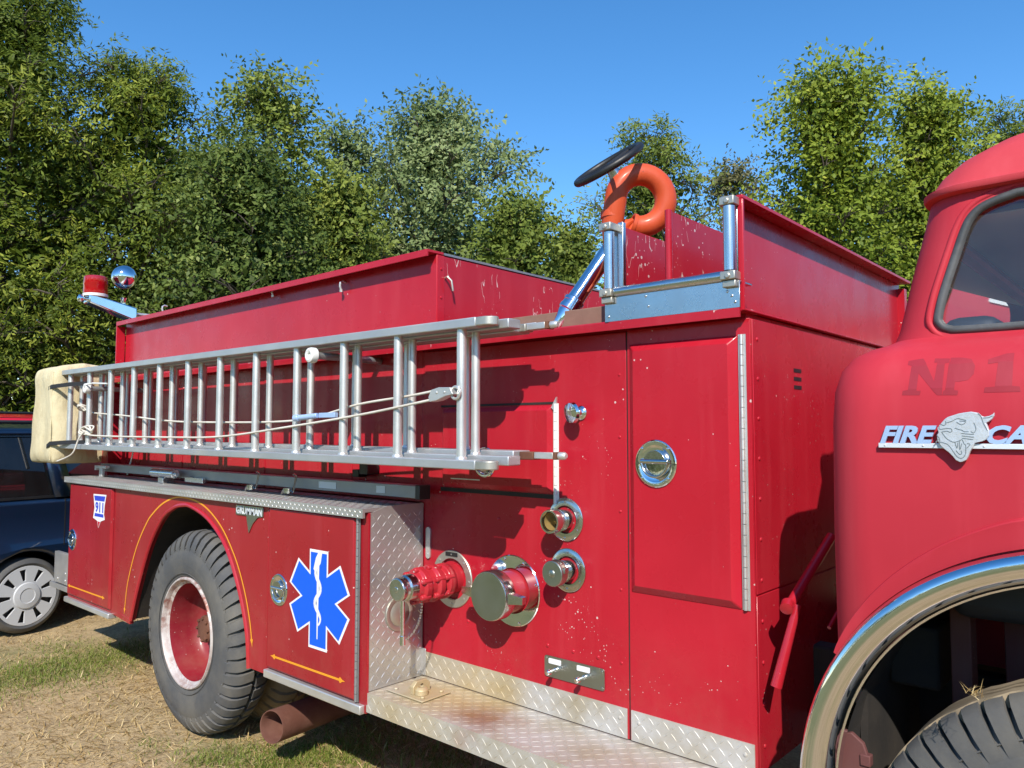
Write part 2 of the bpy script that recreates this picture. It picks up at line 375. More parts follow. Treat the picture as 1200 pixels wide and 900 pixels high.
def boolean_cut(o, cutters):
    for cbm in cutters:
        me = bpy.data.meshes.new('cut'); bmesh.ops.recalc_face_normals(cbm, faces=cbm.faces[:]); cbm.to_mesh(me); cbm.free()
        c = bpy.data.objects.new('cut', me); COL.objects.link(c)
        md = o.modifiers.new('cut', 'BOOLEAN'); md.operation = 'DIFFERENCE'; md.solver = 'EXACT'; md.object = c
        dg = bpy.context.evaluated_depsgraph_get(); dg.update()
        new = bpy.data.meshes.new_from_object(o.evaluated_get(dg))
        o.modifiers.clear(); old = o.data; o.data = new; bpy.data.meshes.remove(old)
        bpy.data.objects.remove(c); bpy.data.meshes.remove(me)
    me = o.data; me.polygons.foreach_set('use_smooth', [True]*len(me.polygons)); me.set_sharp_from_angle(angle=math.radians(30))

# ------------------------------------------------------------------ the fire truck
YC, YM, YB, XE, XR = 1.97, 2.275, 2.31, -2.55, -1.031      # compartment side, pump panel, hose bed side, compartment end, panel front edge
YF = 4.30                                                 # far side of the body
truck = thing('fire_truck', 'old red fire truck with faded cab and diamond plate running board', 'fire truck', (-3.0, 3.15, 0))

# --- pump body -------------------------------------------------------
bm = BM()
box(bm, XE-.02, XR, YM+.004, YF, .56, 1.955)
body = obj('pump_body', bm, 'red', truck, bev=.004)
bm = BM()                                                  # skins on the side
slab(bm, [rect(XE+.003, -1.492, .549, 1.95), circ(-2.364, .981, .086)], XZ, YM-.003, YM+.003)
for z in (1.80, 1.58, 1.32, 1.05, .80): rivet(bm, (-1.52, YM-.003, z), (0, -1, 0))
for x in (-1.85, -1.73, -1.62): rivet(bm, (x, YM-.003, .80), (0, -1, 0), .008, .004)
for p in ((-2.27, .82), (-1.86, 1.44), (-2.1, 1.25)): rivet(bm, (p[0], YM-.003, p[1]), (0, -1, 0), .008, .004)
slab(bm, [rect(-1.485, XR-.001, .549, 1.955)], XZ, YM-.004, YM+.003)
obj('pump_panel', bm, 'red', body, bev=.002)
bm = BM(); box(bm, -1.492, -1.485, YM+.0005, YM+.003, .549, 1.95); obj('panel_seam', bm, 'dark', body)
bm = BM()                                                  # front (X+) skin with rivets and a lower seam
slab(bm, [rect(YM+.002, YF, 1.10, 1.952)], YZ, XR+.001, XR+.005)
slab(bm, [rect(YM+.002, YF, .565, 1.094)], YZ, XR+.001, XR+.004)
for k in range(11): rivet(bm, (XR+.005, YM+.035, .64+k*.125), (1, 0, 0), .007, .004)
obj('front_skin', bm, 'red', body, bev=.0015)
bm = BM()
for k in range(3): box(bm, XR+.0045, XR+.0065, 2.60, 2.665, 1.745+k*.029, 1.758+k*.029)
obj('vent_slot', bm, 'black', body)
# kick plates
for x0, x1 in ((XE+.012, -1.497), (-1.480, -1.040)):
    bm = BM(); slab(bm, [rect(x0, x1, .551, .651)], XZ, YM-.008, YM-.004)
    lozenges(bm, x0+.008, x1-.008, .556, .648, lambda u, v, h: Vector((u, YM-.008-h, v)))
    for px in (x0+.03, x1-.03): rivet(bm, (px, YM-.008, .615), (0, -1, 0), .007, .004)
    obj('kick_plate', bm, 'plate_stained', truck)
bm = BM(); slab(bm, [rect(XE+.003, XE+.03, .551, .665)], XZ, YM-.013, YM-.0085); obj('corner_strip', bm, 'plate', body, bev=.002)
# gutter along the top edge, eave over the panels
bm = BM(); slab(bm, [[(YM+.06, 1.985), (2.215, 1.985), (2.210, 1.98), (2.210, 1.952), (2.218, 1.952), (2.218, 1.972), (YM+.06, 1.972)]], YZ, -1.52, -1.036)
slab(bm, [[(YM+.06, 1.985), (2.219, 1.985), (2.214, 1.98), (2.214, 1.953), (2.222, 1.953), (2.222, 1.972), (YM+.06, 1.972)]], YZ, -5.88, -1.523)
obj('roof_gutter', bm, 'red_scratched', truck)
# deck behind the gutter
bm = BM(); box(bm, -2.58, -1.05, YM+.01, YF, 1.9555, 1.972); obj('top_deck', bm, 'red', body)
bm = BM(); box(bm, -2.14, -1.585, 2.335, 2.365, 1.99, 2.066); box(bm, -2.14, -1.585, 2.335, 2.44, 1.974, 1.99); obj('plank', bm, 'wood', truck, bev=.003)
bm = BM(); box(bm, -2.16, -1.93, 2.30, 2.332, 1.99, 2.03); box(bm, -2.17, -2.10, 2.33, 2.40, 2.03, 2.06); obj('angle_bracket', bm, 'alu', truck, bev=.003)

# --- big side door with hinge and latch
def latch(parent, c, r, y, name='latch'):
    bm = BM()
    lathe(bm, (c[0], y, c[1]), (0, -1, 0), [(r, 0), (r, .003), (r*.96, .006), (r*.80, .007), (r*.76, .0055), (r*.72, .0035), (r*.60, .0018), (r*.35, .0010), (.002, .0008)], 36, cap0=False)
    for k in range(4):
        a = PI/4+k*PI/2; rivet(bm, (c[0]+r*.88*math.cos(a), y-.006, c[1]+r*.88*math.sin(a)), (0, -1, 0), .006, .003)
    o = obj(name, bm, 'chrome', parent)
    bm = BM()                                               # D handle lying in the dish
    pts = [(c[0]+r*.62*math.cos(t), y-.011, c[1]+.006-r*.62*abs(math.sin(t))) for t in np.linspace(0, PI, 15)]
    tube(bm, pts, .005, 8); cyl(bm, (c[0]-r*.66, y-.009, c[1]+.007), (c[0]+r*.66, y-.009, c[1]+.007), .0085, seg=12)
    slab(bm, [[(c[0]+r*.55*math.cos(t), c[1]+r*.55*math.sin(t)) for t in np.linspace(0, PI, 14)]], XZ, y-.012, y-.002)
    obj('latch_handle', bm, 'chrome_dull', parent if parent.parent is truck else parent, bev=.0015)
def hinge(parent, x, z0, z1, y, mat='alu'):
    bm = BM(); n = int((z1-z0)/.032)
    for k in range(n):
        a = z0+(z1-z0)*k/n; cyl(bm, (x, y, a+.001), (x, y, a+(z1-z0)/n-.001), .0065, seg=10)
    box(bm, x-.012, x+.013, y+.003, y+.0055, z0, z1)
    obj('hinge', bm, mat, parent)
bm = BM(); pan(bm, -1.477, -1.070, 1.048, 1.905, YM-.0045, .022, .028)
door = obj('panel_door', bm, 'red', truck, bev=.004)
latch(door, (-1.360, 1.492), .080, YM-.0275)
hinge(door, -1.058, 1.05, 1.905, YM-.010)
# access door behind the ladder with its hinge strip on the right
bm = BM(); pan(bm, -2.43, -1.818, 1.365, 1.70, YM-.0035, .016, .020); ad = obj('access_door', bm, 'red', truck, bev=.003)
for z0, z1 in ((1.703, 1.712), (1.345, 1.362)):
    bm = BM(); box(bm, -2.44, -1.815, YM-.0045, YM-.0032, z0, z1); obj('door_gap', bm, 'dark', ad)
hinge(ad, -1.803, 1.33, 1.705, YM-.012, 'white')
bm = BM(); slab(bm, [[(-1.822, 1.69), (-1.797, 1.73), (-1.797, 1.70), (-1.81, 1.68)]], XZ, YM-.014, YM-.006); obj('hinge_tip', bm, 'alu', ad)
latch(ad, (-2.16, 1.475), .062, YM-.0205)
bm = BM(); box(bm, -2.36, -2.19, YM-.0215, YM-.0200, 1.400, 1.404); obj('scuff_strip', bm, 'alu', ad)
bm = BM(); slab(bm, [rrect(-2.525, -2.498, 1.05, 1.185, .0125)], XZ, YM-.012, YM-.004)
for z in (1.07, 1.12, 1.165): rivet(bm, (-2.5115, YM-.012, z), (0, -1, 0), .004, .002)
obj('slotted_strap', bm, 'alu', truck, bev=.001)

# --- discharge outlets
def outlet(c, capped):
    x, z = c; o = (x, YM-.004, z); ax = (0, -1, 0)
    bm = BM(); lathe(bm, o, ax, [(.080, 0), (.080, .004), (.076, .007), (.052, .007), (.050, .003)], 44, cap0=False, cap1=False)
    for k in range(6): rivet(bm, (x+.067*math.cos(k*PI/3+.5), YM-.011, z+.067*math.sin(k*PI/3+.5)), ax, .005, .003)
    fl = obj('discharge_outlet', bm, 'chrome_dull', truck)
    bm = BM(); lathe(bm, o, ax, [(.0505, .0055), (.044, -.05), (.043, -.051)], 36, cap0=False, cap1=False); obj('recess', bm, 'dark', fl)
    bm = BM()
    if capped:
        lathe(bm, o, ax, [(.038, -.05), (.038, .03), (.040, .032), (.040, .05), (.037, .053), (.037, .062)], 36, cap1=False); obj('pipe_stub', bm, 'chrome_dull', fl)
        bm = BM(); lathe(bm, o, ax, [(.044, .06), (.0465, .063), (.0465, .094), (.044, .0975)], 40, cap0=True, cap1=True)
        lathe(bm, o, ax, [(.015, .096), (.013, .100), (.004, .103)], 20, cap0=False)
        for a in (.3, PI+.3): box(bm, x+.045*math.cos(a)-.008, x+.045*math.cos(a)+.008, YM-.09, YM-.068, z+.045*math.sin(a)-.01, z+.045*math.sin(a)+.01)
        obj('outlet_cap', bm, 'cap_face', fl, bev=.0015)
    else:
        lathe(bm, o, ax, [(.035, -.05), (.037, .03), (.040, .032), (.040, .048), (.037, .05), (.037, .062), (.042, .066), (.044, .092), (.042, .1), (.036, .1), (.034, .094), (.033, .0)], 40, cap1=True); obj('pipe_stub', bm, 'chrome_dull', fl)
        bm = BM(); lathe(bm, o, ax, [(.0325, .03), (.0320, .088)], 30, cap0=False, cap1=False); obj('brass_liner', bm, NT('brass').set(Base_Color=(.66, .46, .17), Metallic=.6, Roughness=.4), fl)
outlet((-1.760, 1.274), False)
outlet((-1.750, 1.090), True)

# --- large suction inlet with cap
bm = BM(); o = (-2.022, YM-.004, .979); ax = (0, -1, 0)
lathe(bm, o, ax, [(.138, 0), (.138, .003), (.135, .006), (.088, .006), (.086, .0)], 56, cap0=False, cap1=False)
for k in range(8): rivet(bm, (o[0]+.125*math.cos(k*PI/4+.3), YM-.0100, o[2]+.125*math.sin(k*PI/4+.3)), ax, .006, .003)
si = obj('suction_inlet', bm, 'chrome', truck)
bm = BM(); lathe(bm, o, ax, [(.080, -.01), (.080, .075), (.084, .078), (.084, .09)], 44); obj('pipe_stub', bm, 'red_valve', si)
bm = BM(); lathe(bm, o, ax, [(.090, .088), (.0935, .091), (.0935, .138), (.0905, .143)], 56, mi=0)
lathe(bm, o, ax, [(.0885, .1431), (.0885, .1436)], 56, mi=1)
for s in (-1, 1):
    x0 = o[0]+s*.090; x1 = o[0]+s*.158
    v = [bm.verts.new(p) for p in ((x0, YM-.105, .960), (x0, YM-.105, 1.0), (x0, YM-.140, .960), (x0, YM-.140, 1.0), (x1, YM-.110, .967), (x1, YM-.110, .993), (x1, YM-.132, .967), (x1, YM-.132, .993))]
    for f in ((0, 1, 3, 2), (4, 6, 7, 5), (0, 4, 5, 1), (2, 3, 7, 6), (0, 2, 6, 4), (1, 5, 7, 3)): bm.faces.new([v[i] for i in f])
obj('suction_cap', bm, ['chrome_dull', 'cap_face'], si, bev=.002)

# --- red gate valve sticking out of its flange
bm = BM(); o = (-2.364, YM-.004, .981)
lathe(bm, o, ax, [(.119, 0), (.119, .003), (.116, .006), (.086, .006), (.084, -.002)], 50, cap0=False, cap1=False)
for k in range(8): rivet(bm, (o[0]+.102*math.cos(k*PI/4), YM-.010, o[2]+.102*math.sin(k*PI/4)), ax, .006, .003)
gv = obj('gated_inlet', bm, 'cast', truck)
bm = BM(); lathe(bm, o, ax, [(.0855, .0), (.084, -.12), (.01, -.121)], 36, cap0=False); obj('recess', bm, 'dark', gv)
bm = BM(); box(bm, o[0]-.035, o[0]+.035, YM-.0125, YM-.0102, 1.075, 1.092); obj('label_plate', bm, 'label_black', gv)
bm = BM(); place_text(text_bm('INTAKE', .1), o[0]-.03, o[0]+.03, 1.078, 1.089, YM-.0128); obj('label_lettering', bm, 'decal_white', gv)
bm = BM()
lathe(bm, o, ax, [(.060, -.11), (.060, .03), (.066, .035), (.072, .055), (.072, .075), (.055, .082), (.055, .098), (.073, .104), (.075, .13), (.062, .137), (.060, .168), (.070, .174), (.070, .200), (.058, .206), (.054, .225)], 36)
for r_, h_ in ((.066, .118), (.064, .186), (.064, .064)):
    for k in range(6): lathe(bm, (o[0]+r_*math.cos(k*PI/3+.4), YM-.004-h_-.012, o[2]+r_*math.sin(k*PI/3+.4)), ax, [(.012, -.024), (.012, .020), (.009, .024)], 8)
obj('valve_body', bm, 'red_valve', gv, bev=.002)
bm = BM(); lathe(bm, o, ax, [(.048, .222), (.052, .226), (.052, .262), (.045, .268), (.043, .278), (.046, .282), (.046, .300), (.042, .304)], 32)
lathe(bm, o, ax, [(.012, .303), (.010, .306)], 12, cap0=False)
obj('hose_cap', bm, 'chrome_dull', gv, bev=.0015)
bm = BM(); lo_ = Vector((o[0]-.03, YM-.250, o[2]-.045))
tube(bm, [lo_, lo_+Vector((-.003, .002, -.05)), lo_+Vector((-.004, .004, -.16))], [.009, .010, .008], 12); cyl(bm, lo_+Vector((-.004, .004, -.15)), lo_+Vector((-.004, .004, -.185)), .012)
obj('drain_lever', bm, 'chrome', gv)
bm = BM()
cp = [Vector((o[0]+.045, YM-.215, o[2]-.05)), Vector((o[0]+.035, YM-.20, o[2]-.13)), Vector((o[0]-.005, YM-.21, o[2]-.20)), Vector((o[0]-.035, YM-.24, o[2]-.215))]
for i in range(20):
    t = i/19; p = cp[0]*(1-t)**3+cp[1]*3*t*(1-t)**2+cp[2]*3*t*t*(1-t)+cp[3]*t**3
    a, u, v = frame_of((cp[3]-cp[0]) if i % 2 else Vector((.4, 1, -.6))); tube(bm, [p+u*.006*math.cos(q)+v*.004*math.sin(q) for q in np.linspace(0, 2*PI, 9)[:-1]], .0014, 5, closed=True)
obj('chain', bm, 'cast', gv)

# --- small fittings on the pump panel
bm = BM(); k_ = Vector((-1.687, YM-.004, 1.668))
lathe(bm, k_, ax, [(.026, 0), (.026, .004), (.020, .010), (.013, .014), (.012, .05)], 24)
ring = [k_+Vector((-.018+.040*math.cos(t), -.052+.012*math.sin(t)-.014*math.cos(t), -.012+.016*math.sin(t))) for t in np.linspace(0, 2*PI, 25)[:-1]]
lathe(bm, k_+Vector((0, -.05, 0)), (-.25, -1, -.12), [(.012, -.012), (.033, -.006), (.040, .003), (.036, .014), (.018, .020), (.004, .021)], 28)
obj('pull_knob', bm, 'chrome', truck)
bm = BM(); slab(bm, [rrect(-1.862, -1.590, .688, .765, .010)], XZ, YM-.0075, YM-.004)
for x in (-1.852, -1.600):
    for z in (.698, .755): rivet(bm, (x, YM-.0075, z), ax, .004, .002)
ip = obj('drain_plate', bm, 'cap_face', truck, bev=.001)
for x in (-1.803, -1.672):
    bm = BM(); slab(bm, [rrect(x-.038, x+.020, .738, .757, .004)], XZ, YM-.0092, YM-.0076); obj('label_plate', bm, 'decal_white', ip)
    bm = BM(); place_text(text_bm('DRAIN', .1), x-.033, x+.015, .7425, .7525, YM-.0097); obj('label_lettering', bm, 'label_black', ip)
    bm = BM(); lathe(bm, (x, YM-.0076, .722), ax, [(.008, 0), (.007, .012), (.005, .013), (.005, .045)], 16); lathe(bm, (x, YM-.045, .722), ax, [(.005, 0), (.010, .004), (.010, .018), (.006, .022)], 16); obj('pull_rod', bm, 'chrome', ip)

# --- running board
bm = BM(); box(bm, XE+.002, -.98, YC, YM+.0, .470, .546)
lozenges(bm, XE+.01, -.99, YC+.008, YM-.006, lambda u, v, h: Vector((u, v, .546+h)))
lozenges(bm, XE+.01, -.99, .474, .542, lambda u, v, h: Vector((u, YC-h, v)))
rb = obj('running_board', bm, 'plate_stained', truck)
bm = BM()
box(bm, -2.505, -2.285, 2.035, 2.19, .5485, .5545)
for p in ((-2.47, 2.06), (-2.47, 2.16), (-2.31, 2.06), (-2.31, 2.16)): lathe(bm, (*p, .5545), (0, 0, 1), [(.009, 0), (.009, .006), (.006, .008)], 8)
slab(bm, [[(2.06, .5545), (2.15, .5545), (2.15, .585), (2.13, .603), (2.08, .603), (2.06, .585)], circ(2.105, .58, .010, 12)], YZ, -2.385, -2.365)
lathe(bm, (-2.35, 2.09, .5545), (0, 0, 1), [(.028, 0), (.027, .02), (.018, .028), (.012, .03), (.012, .012)], 16)
lathe(bm, (-2.43, 2.12, .5545), (0, 0, 1), [(.022, 0), (.022, .012), (.012, .014)], 6)
obj('step_bracket', bm, 'plate_stained', rb, bev=.002)

# --- rear compartment ------------------------------------------------
ARCH = [at(*p, YC) for p in ((153, 727), (161, 690), (175, 640), (190, 607.5), (203, 595.5), (213, 592), (224, 593.5), (245, 609), (265, 641), (280, 690), (289, 740), (291, 783))]
ARCH = [(p.x, p.z) for p in ARCH]
def smooth_path(pts, n=6):
    out = []; P_ = [pts[0]]+list(pts)+[pts[-1]]
    for i in range(1, len(P_)-2):
        a, b_, c, d = (np.array(q, float) for q in P_[i-1:i+3])
        for k in range(n):
            t = k/n; out.append(tuple(.5*(2*b_+(c-a)*t+(2*a-5*b_+4*c-d)*t*t+(-a+3*b_-3*c+d)*t**3)))
    out.append(tuple(pts[-1])); return out
def smooth_closed(pts, n=4):
    out = []; k_ = len(pts)
    for i in range(k_):
        a, b_, c, d = (np.array(pts[(i+j) % k_], float) for j in (-1, 0, 1, 2))
        for k in range(n):
            t = k/n; out.append(tuple(.5*(2*b_+(c-a)*t+(2*a-5*b_+4*c-d)*t*t+(-a+3*b_-3*c+d)*t**3)))
    return out
ARC = smooth_path(ARCH)
X0, X1, ZB, ZT = -5.885, XE, .462, 1.268
prof = [(X0, ZB), (ARC[0][0], ZB)] + ARC + [(ARC[-1][0], ZB), (X1, ZB), (X1, ZT), (X0, ZT)]
bm = BM(); slab(bm, [prof], XZ, YC, YC+.03)
comp = obj('rear_compartment', bm, 'red_side', truck, bev=.003)
bm = BM()                                                   # box behind the skin, either side of the wheel well
box(bm, X0+.002, -4.86, YC+.0305, YF-.3, ZB+.002, ZT-.002); box(bm, -3.44, X1-.003, YC+.0305, 3.3, ZB+.002, ZT-.002); box(bm, -4.85, -3.45, 2.62, YF-.3, .75, ZT-.002)
box(bm, -4.8599, -3.4401, YC+.0305, 2.62, 1.245, ZT-.0025)
obj('compartment_box', bm, 'red_plain', comp)
bm = BM()                                                   # rolled lip of the wheel opening
pa = [Vector((p[0], YC+.002, p[1])) for p in ARC]; tube(bm, pa, .012, 8); obj('arch_lip', bm, 'red_plain', comp)
bm = BM()                                                   # dark wheel well liner
ring = [(p[0], p[1]) for p in ARC]
for a, c in zip(ring, ring[1:]):
    v = [bm.verts.new((q[0], y, q[1]+.004)) for q, y in ((a, YC+.031), (c, YC+.031), (c, 2.75), (a, 2.75))]; bm.faces.new(v)
vs = [bm.verts.new((p[0], 2.74, p[1])) for p in ring]; bm.faces.new(vs)
obj('wheel_well', bm, 'dark', comp)
# rear fender panel overlaps the arch end slightly lower
bm = BM(); slab(bm, [[(-5.12, .462), (-4.845, .440), (-4.838, .47), (-5.12, .49)]], XZ, YC-.002, YC+.02); obj('fender_corner', bm, 'red_side', comp, bev=.002)
# doors
def comp_door(x0, x1, z0, z1, name='compartment_door'):
    bm = BM(); pan(bm, x0, x1, z0, z1, YC-.0005, .016, .012); return obj(name, bm, 'red_side', truck, bev=.003)
d1 = comp_door(-5.868, -5.135, .478, 1.243); d2 = comp_door(-3.287, -2.615, .498, 1.250)
latch(d1, (-5.785, .86), .072, YC-.0165); latch(d2, (-3.180, .873), .072, YC-.0165)
hinge(d2, -2.603, .50, 1.25, YC-.012, 'alu_dark')
bm = BM(); box(bm, -3.318, -3.295, YC-.006, YC-.0005, .465, 1.255); obj('door_post', bm, 'red_side', comp, bev=.002)
# bottom rub rails
for x0, x1 in ((-5.90, -5.125), (-3.296, -2.562)):
    bm = BM(); box(bm, x0, x1, YC-.022, YC+.03, .428 if x0 < -5 else .458, .461 if x0 < -5 else .494); obj('rub_rail', bm, 'alu', truck, bev=.004)
# diamond plate top and end
bm = BM(); box(bm, -5.945, X1+.002, YC-.03, YM-.004, ZT+.001, ZT+.016); box(bm, -5.945, X1+.002, YC-.03, YC-.018, ZT-.022, ZT+.0009)
lozenges(bm, -5.93, X1-.008, YC-.02, YM-.012, lambda u, v, h: Vector((u, v, ZT+.016+h)))
lozenges(bm, -5.93, X1-.008, ZT-.020, ZT+.014, lambda u, v, h: Vector((u, YC-.03-h, v)), pitch=.017, L=.007, w=.0025, h=.0015)
obj('tread_top', bm, 'plate', truck)
bm = BM(); slab(bm, [[(YC+.004, .549), (YM-.009, .549), (YM-.009, ZT+.02), (YC+.10, ZT+.02), (YC+.004, ZT-.005)]], YZ, X1+.001, X1+.005)
lozenges(bm, YC+.012, YM-.014, .556, ZT-.01, lambda u, v, h: Vector((X1+.005+h, u, v)))
ep = obj('end_plate', bm, 'plate', truck)
bm = BM(); box(bm, X1+.0052, X1+.008, YC-.003, YC+.006, .50, ZT-.004); obj('edge_trim', bm, 'red_plain', ep)
bm = BM(); lathe(bm, (X1+.006, 2.135, .835), (1, 0, 0), [(.075, 0), (.073, .006), (.060, .008), (.052, .004), (.040, .010), (.010, .012)], 32, cap0=False); obj('drain_flange', bm, 'cast', ep)
# pin stripes
def stripe(pts, w, name='pinstripe', y=YC-.0015):
    bm = BM(); L = []; n = len(pts)
    for i, p in enumerate(pts):
        a = np.array(pts[max(0, i-1)]); c = np.array(pts[min(n-1, i+1)]); t = (c-a)/np.linalg.norm(c-a); nrm = np.array((-t[1], t[0]))
        L.append([(bm.verts.new((p[0]+s*nrm[0]*w/2, y, p[1]+s*nrm[1]*w/2))) for s in (-1, 1)])
    for A, B in zip(L, L[1:]): bm.faces.new((A[0], A[1], B[1], B[0]))
    for (px, pz), s, q in ((pts[0], -1, pts[1]), (pts[-1], 1, pts[-2])):
        t = np.array((px, pz))-np.array(q); t = t/np.linalg.norm(t); nr = np.array((-t[1], t[0]))
        pp = [np.array((px, pz))+t*a*w+nr*c*w for a, c in ((0, .5), (.8, 1.35), (2.4, 0.45), (4.6, 0), (2.4, -.45), (.8, -1.35), (0, -.5))]
        f = [bm.verts.new((k[0], y-.0003, k[1])) for k in pp]; bm.faces.new(f)
    return obj(name, bm, 'pinstripe', comp, smooth=False)
sp = [at(*p, YC) for p in ((146.5, 712), (150, 682), (160, 642), (172, 613), (180, 601), (191, 590), (204, 583.5), (216, 583), (232, 588), (246, 599), (260, 618), (271, 641), (280, 666), (288, 698), (293, 728), (295, 748))]
stripe(smooth_path([(p.x, p.z) for p in sp], 5), .0095)
for d_, (x0, x1, z) in ((d1, (-5.80, -5.235, .545)), (d2, (-3.20, -2.71, .566))):
    o_ = stripe([(x0, z), ((x0+x1)/2, z+.001), (x1, z+.002)], .0095, y=YC-.0180); o_.parent = d_
# star of life
def star(w, L, y, mat, nm, par):
    pts = []
    for k in range(6):
        a = PI/2+k*PI/3; d = np.array((math.cos(a), math.sin(a))); n_ = np.array((d[1], -d[0]))
        pts += [d*L+n_*w, d*L-n_*w, (math.cos(a+PI/6)*2*w, math.sin(a+PI/6)*2*w)]
    bm = BM(); slab(bm, [[(-2.868+p[0]*1.04, .873+p[1]) for p in pts]], XZ, y, y+.0006); return obj(nm, bm, mat, par, smooth=False)
st = star(.066, .212, YC-.0176, 'decal_white', 'star_decal', d2); star(.0575, .200, YC-.0184, 'decal_blue', 'star_field', d2)
bm = BM(); YS = YC-.0190
slab(bm, [[(-2.874, .705), (-2.868, .705), (-2.862, 1.02), (-2.880, 1.02)]], XZ, YS, YS+.0004)
sn = [(-2.870+.022*math.sin(t*1.75 + .3)*(1.0-.25*(t/7)), .765+.255*t/7) for t in np.linspace(0, 7, 60)]
for i in range(len(sn)-1):
    a, c = np.array(sn[i]), np.array(sn[i+1]); t = (c-a)/np.linalg.norm(c-a); n_ = np.array((-t[1], t[0]))
    w0, w1 = .004+.007*min(1, i/15), .004+.007*min(1, (i+1)/15)
    bm.faces.new([bm.verts.new((q[0], YS-.0003, q[1])) for q in (a-n_*w0, a+n_*w0, c+n_*w1, c-n_*w1)])
slab(bm, [[(-2.905, 1.0), (-2.885, .99), (-2.852, 1.03), (-2.842, 1.075), (-2.868, 1.078), (-2.888, 1.05)]], XZ, YS-.0002, YS+.0004)
obj('staff_emblem', bm, 'decal_white', d2, smooth=False)
# 911 shield decal
bm = BM(); slab(bm, [[(-5.435, 1.19), (-5.22, 1.194), (-5.245, 1.12), (-5.25, 1.065), (-5.235, 1.035), (-5.30, 1.02), (-5.335, .975), (-5.36, 1.02), (-5.43, 1.035), (-5.41, 1.10)]], XZ, YC-.0180, YC-.0172); sh = obj('shield_decal', bm, 'decal_white', d1, smooth=False)
bm = BM(); slab(bm, [[(-5.42, 1.180), (-5.235, 1.183), (-5.248, 1.150), (-5.405, 1.148)]], XZ, YC-.0186, YC-.0181); slab(bm, [[(-5.405, 1.047), (-5.255, 1.047), (-5.26, 1.068), (-5.40, 1.068)]], XZ, YC-.0186, YC-.0181)
place = place_text(text_bm('911', .1, bold=.004), -5.395, -5.262, 1.074, 1.142, YC-.0187)
tmp = bpy.data.meshes.new('t'); place.to_mesh(tmp); place.free(); bm.from_mesh(tmp); bpy.data.meshes.remove(tmp)
obj('shield_lettering', bm, 'decal_navy', d1, smooth=False)
bm = BM(); slab(bm, [[(-5.352, 1.018), (-5.308, 1.016), (-5.334, .98)]], XZ, YC-.0186, YC-.0181); obj('shield_point', bm, 'decal_red', d1, smooth=False)
# maker's badge by the arch
bm = BM(); slab(bm, [[(-3.610, 1.233), (-3.352, 1.235), (-3.352, 1.191), (-3.40, 1.185), (-3.445, 1.153), (-3.482, 1.103), (-3.505, 1.173), (-3.505, 1.186), (-3.610, 1.186)]], XZ, YC-.006, YC-.0005)
nb = obj('maker_badge', bm, 'cap_face', comp, bev=.001)
bm = place_text(text_bm('GRUMMAN', .1, extrude=.0008, bold=.002), -3.602, -3.360, 1.192, 1.229, YC-.0072); obj('badge_lettering', bm, 'badge', comp)

# --- aluminium rail resting in clips on the compartment top
bm = BM(); box(bm, -5.86, -2.46, 2.145, 2.20, 1.318, 1.372)
rl = obj('stowage_rail', bm, 'alu_dark', truck, bev=.003)
bm = BM(); box(bm, -2.459, -2.43, 2.142, 2.203, 1.315, 1.375); obj('end_cap', bm, 'black', rl, bev=.003)
for x0, x1 in ((-3.16, -3.02), (-2.72, -2.66)):
    bm = BM(); box(bm, x0, x1, 2.1438, 2.1448, 1.330, 1.361); obj('sticker', bm, 'badge', rl)
for x in (-3.70, -3.35):
    bm = BM(); tube(bm, [(x-.06, 2.10, 1.288), (x-.03, 2.09, 1.31), (x, 2.085, 1.315), (x+.04, 2.10, 1.30), (x+.02, 2.13, 1.38), (x-.02, 2.14, 1.385)], .006, 8); lathe(bm, (x+.01, 2.09, 1.31), (0, 0, 1), [(.022, -.012), (.022, .012)], 14); obj('clip', bm, 'chrome_dull', rl)
bm = BM(); cyl(bm, (-4.86, 2.09, 1.345), (-4.56, 2.09, 1.345), .026, seg=20); cyl(bm, (-4.559, 2.09, 1.345), (-4.535, 2.09, 1.345), .014); box(bm, -4.75, -4.68, 2.07, 2.14, 1.286, 1.32); box(bm, -4.5, -4.28, 2.12, 2.144, 1.30, 1.33); obj('gas_strut', bm, 'steel', rl, bev=.002)
bm = BM(); box(bm, -5.79, -5.60, 2.08, 2.11, 1.345, 1.362); box(bm, -5.72, -5.67, 2.085, 2.105, 1.286, 1.345); box(bm, -5.79, -5.77, 2.08, 2.11, 1.33, 1.345); obj('hook_bracket', bm, 'alu', rl, bev=.002)
bm = BM(); box(bm, -2.92, -2.86, 2.20, 2.27, 1.40, 1.45); box(bm, -3.0, -2.95, 2.22, 2.27, 1.385, 1.42); obj('door_catch', bm, 'black', body, bev=.003)
bm = BM(); tube(bm, [(-5.50, 2.24, 1.55), (-5.52, 2.22, 1.40), (-5.53, 2.20, 1.30)], .006, 8); obj('stay_wire', bm, 'alu', truck)
# body side behind the ladder (rear), with an inset panel line
bm = BM(); box(bm, -5.86, XE-.021, YM+.006, YF, ZT+.02, 1.970)
for x in (-4.9, -3.9, -3.1): box(bm, x, x+.02, YM+.002, YM+.0055, ZT+.02, 1.94)
rbod = obj('rear_body', bm, 'red', truck, bev=.003)

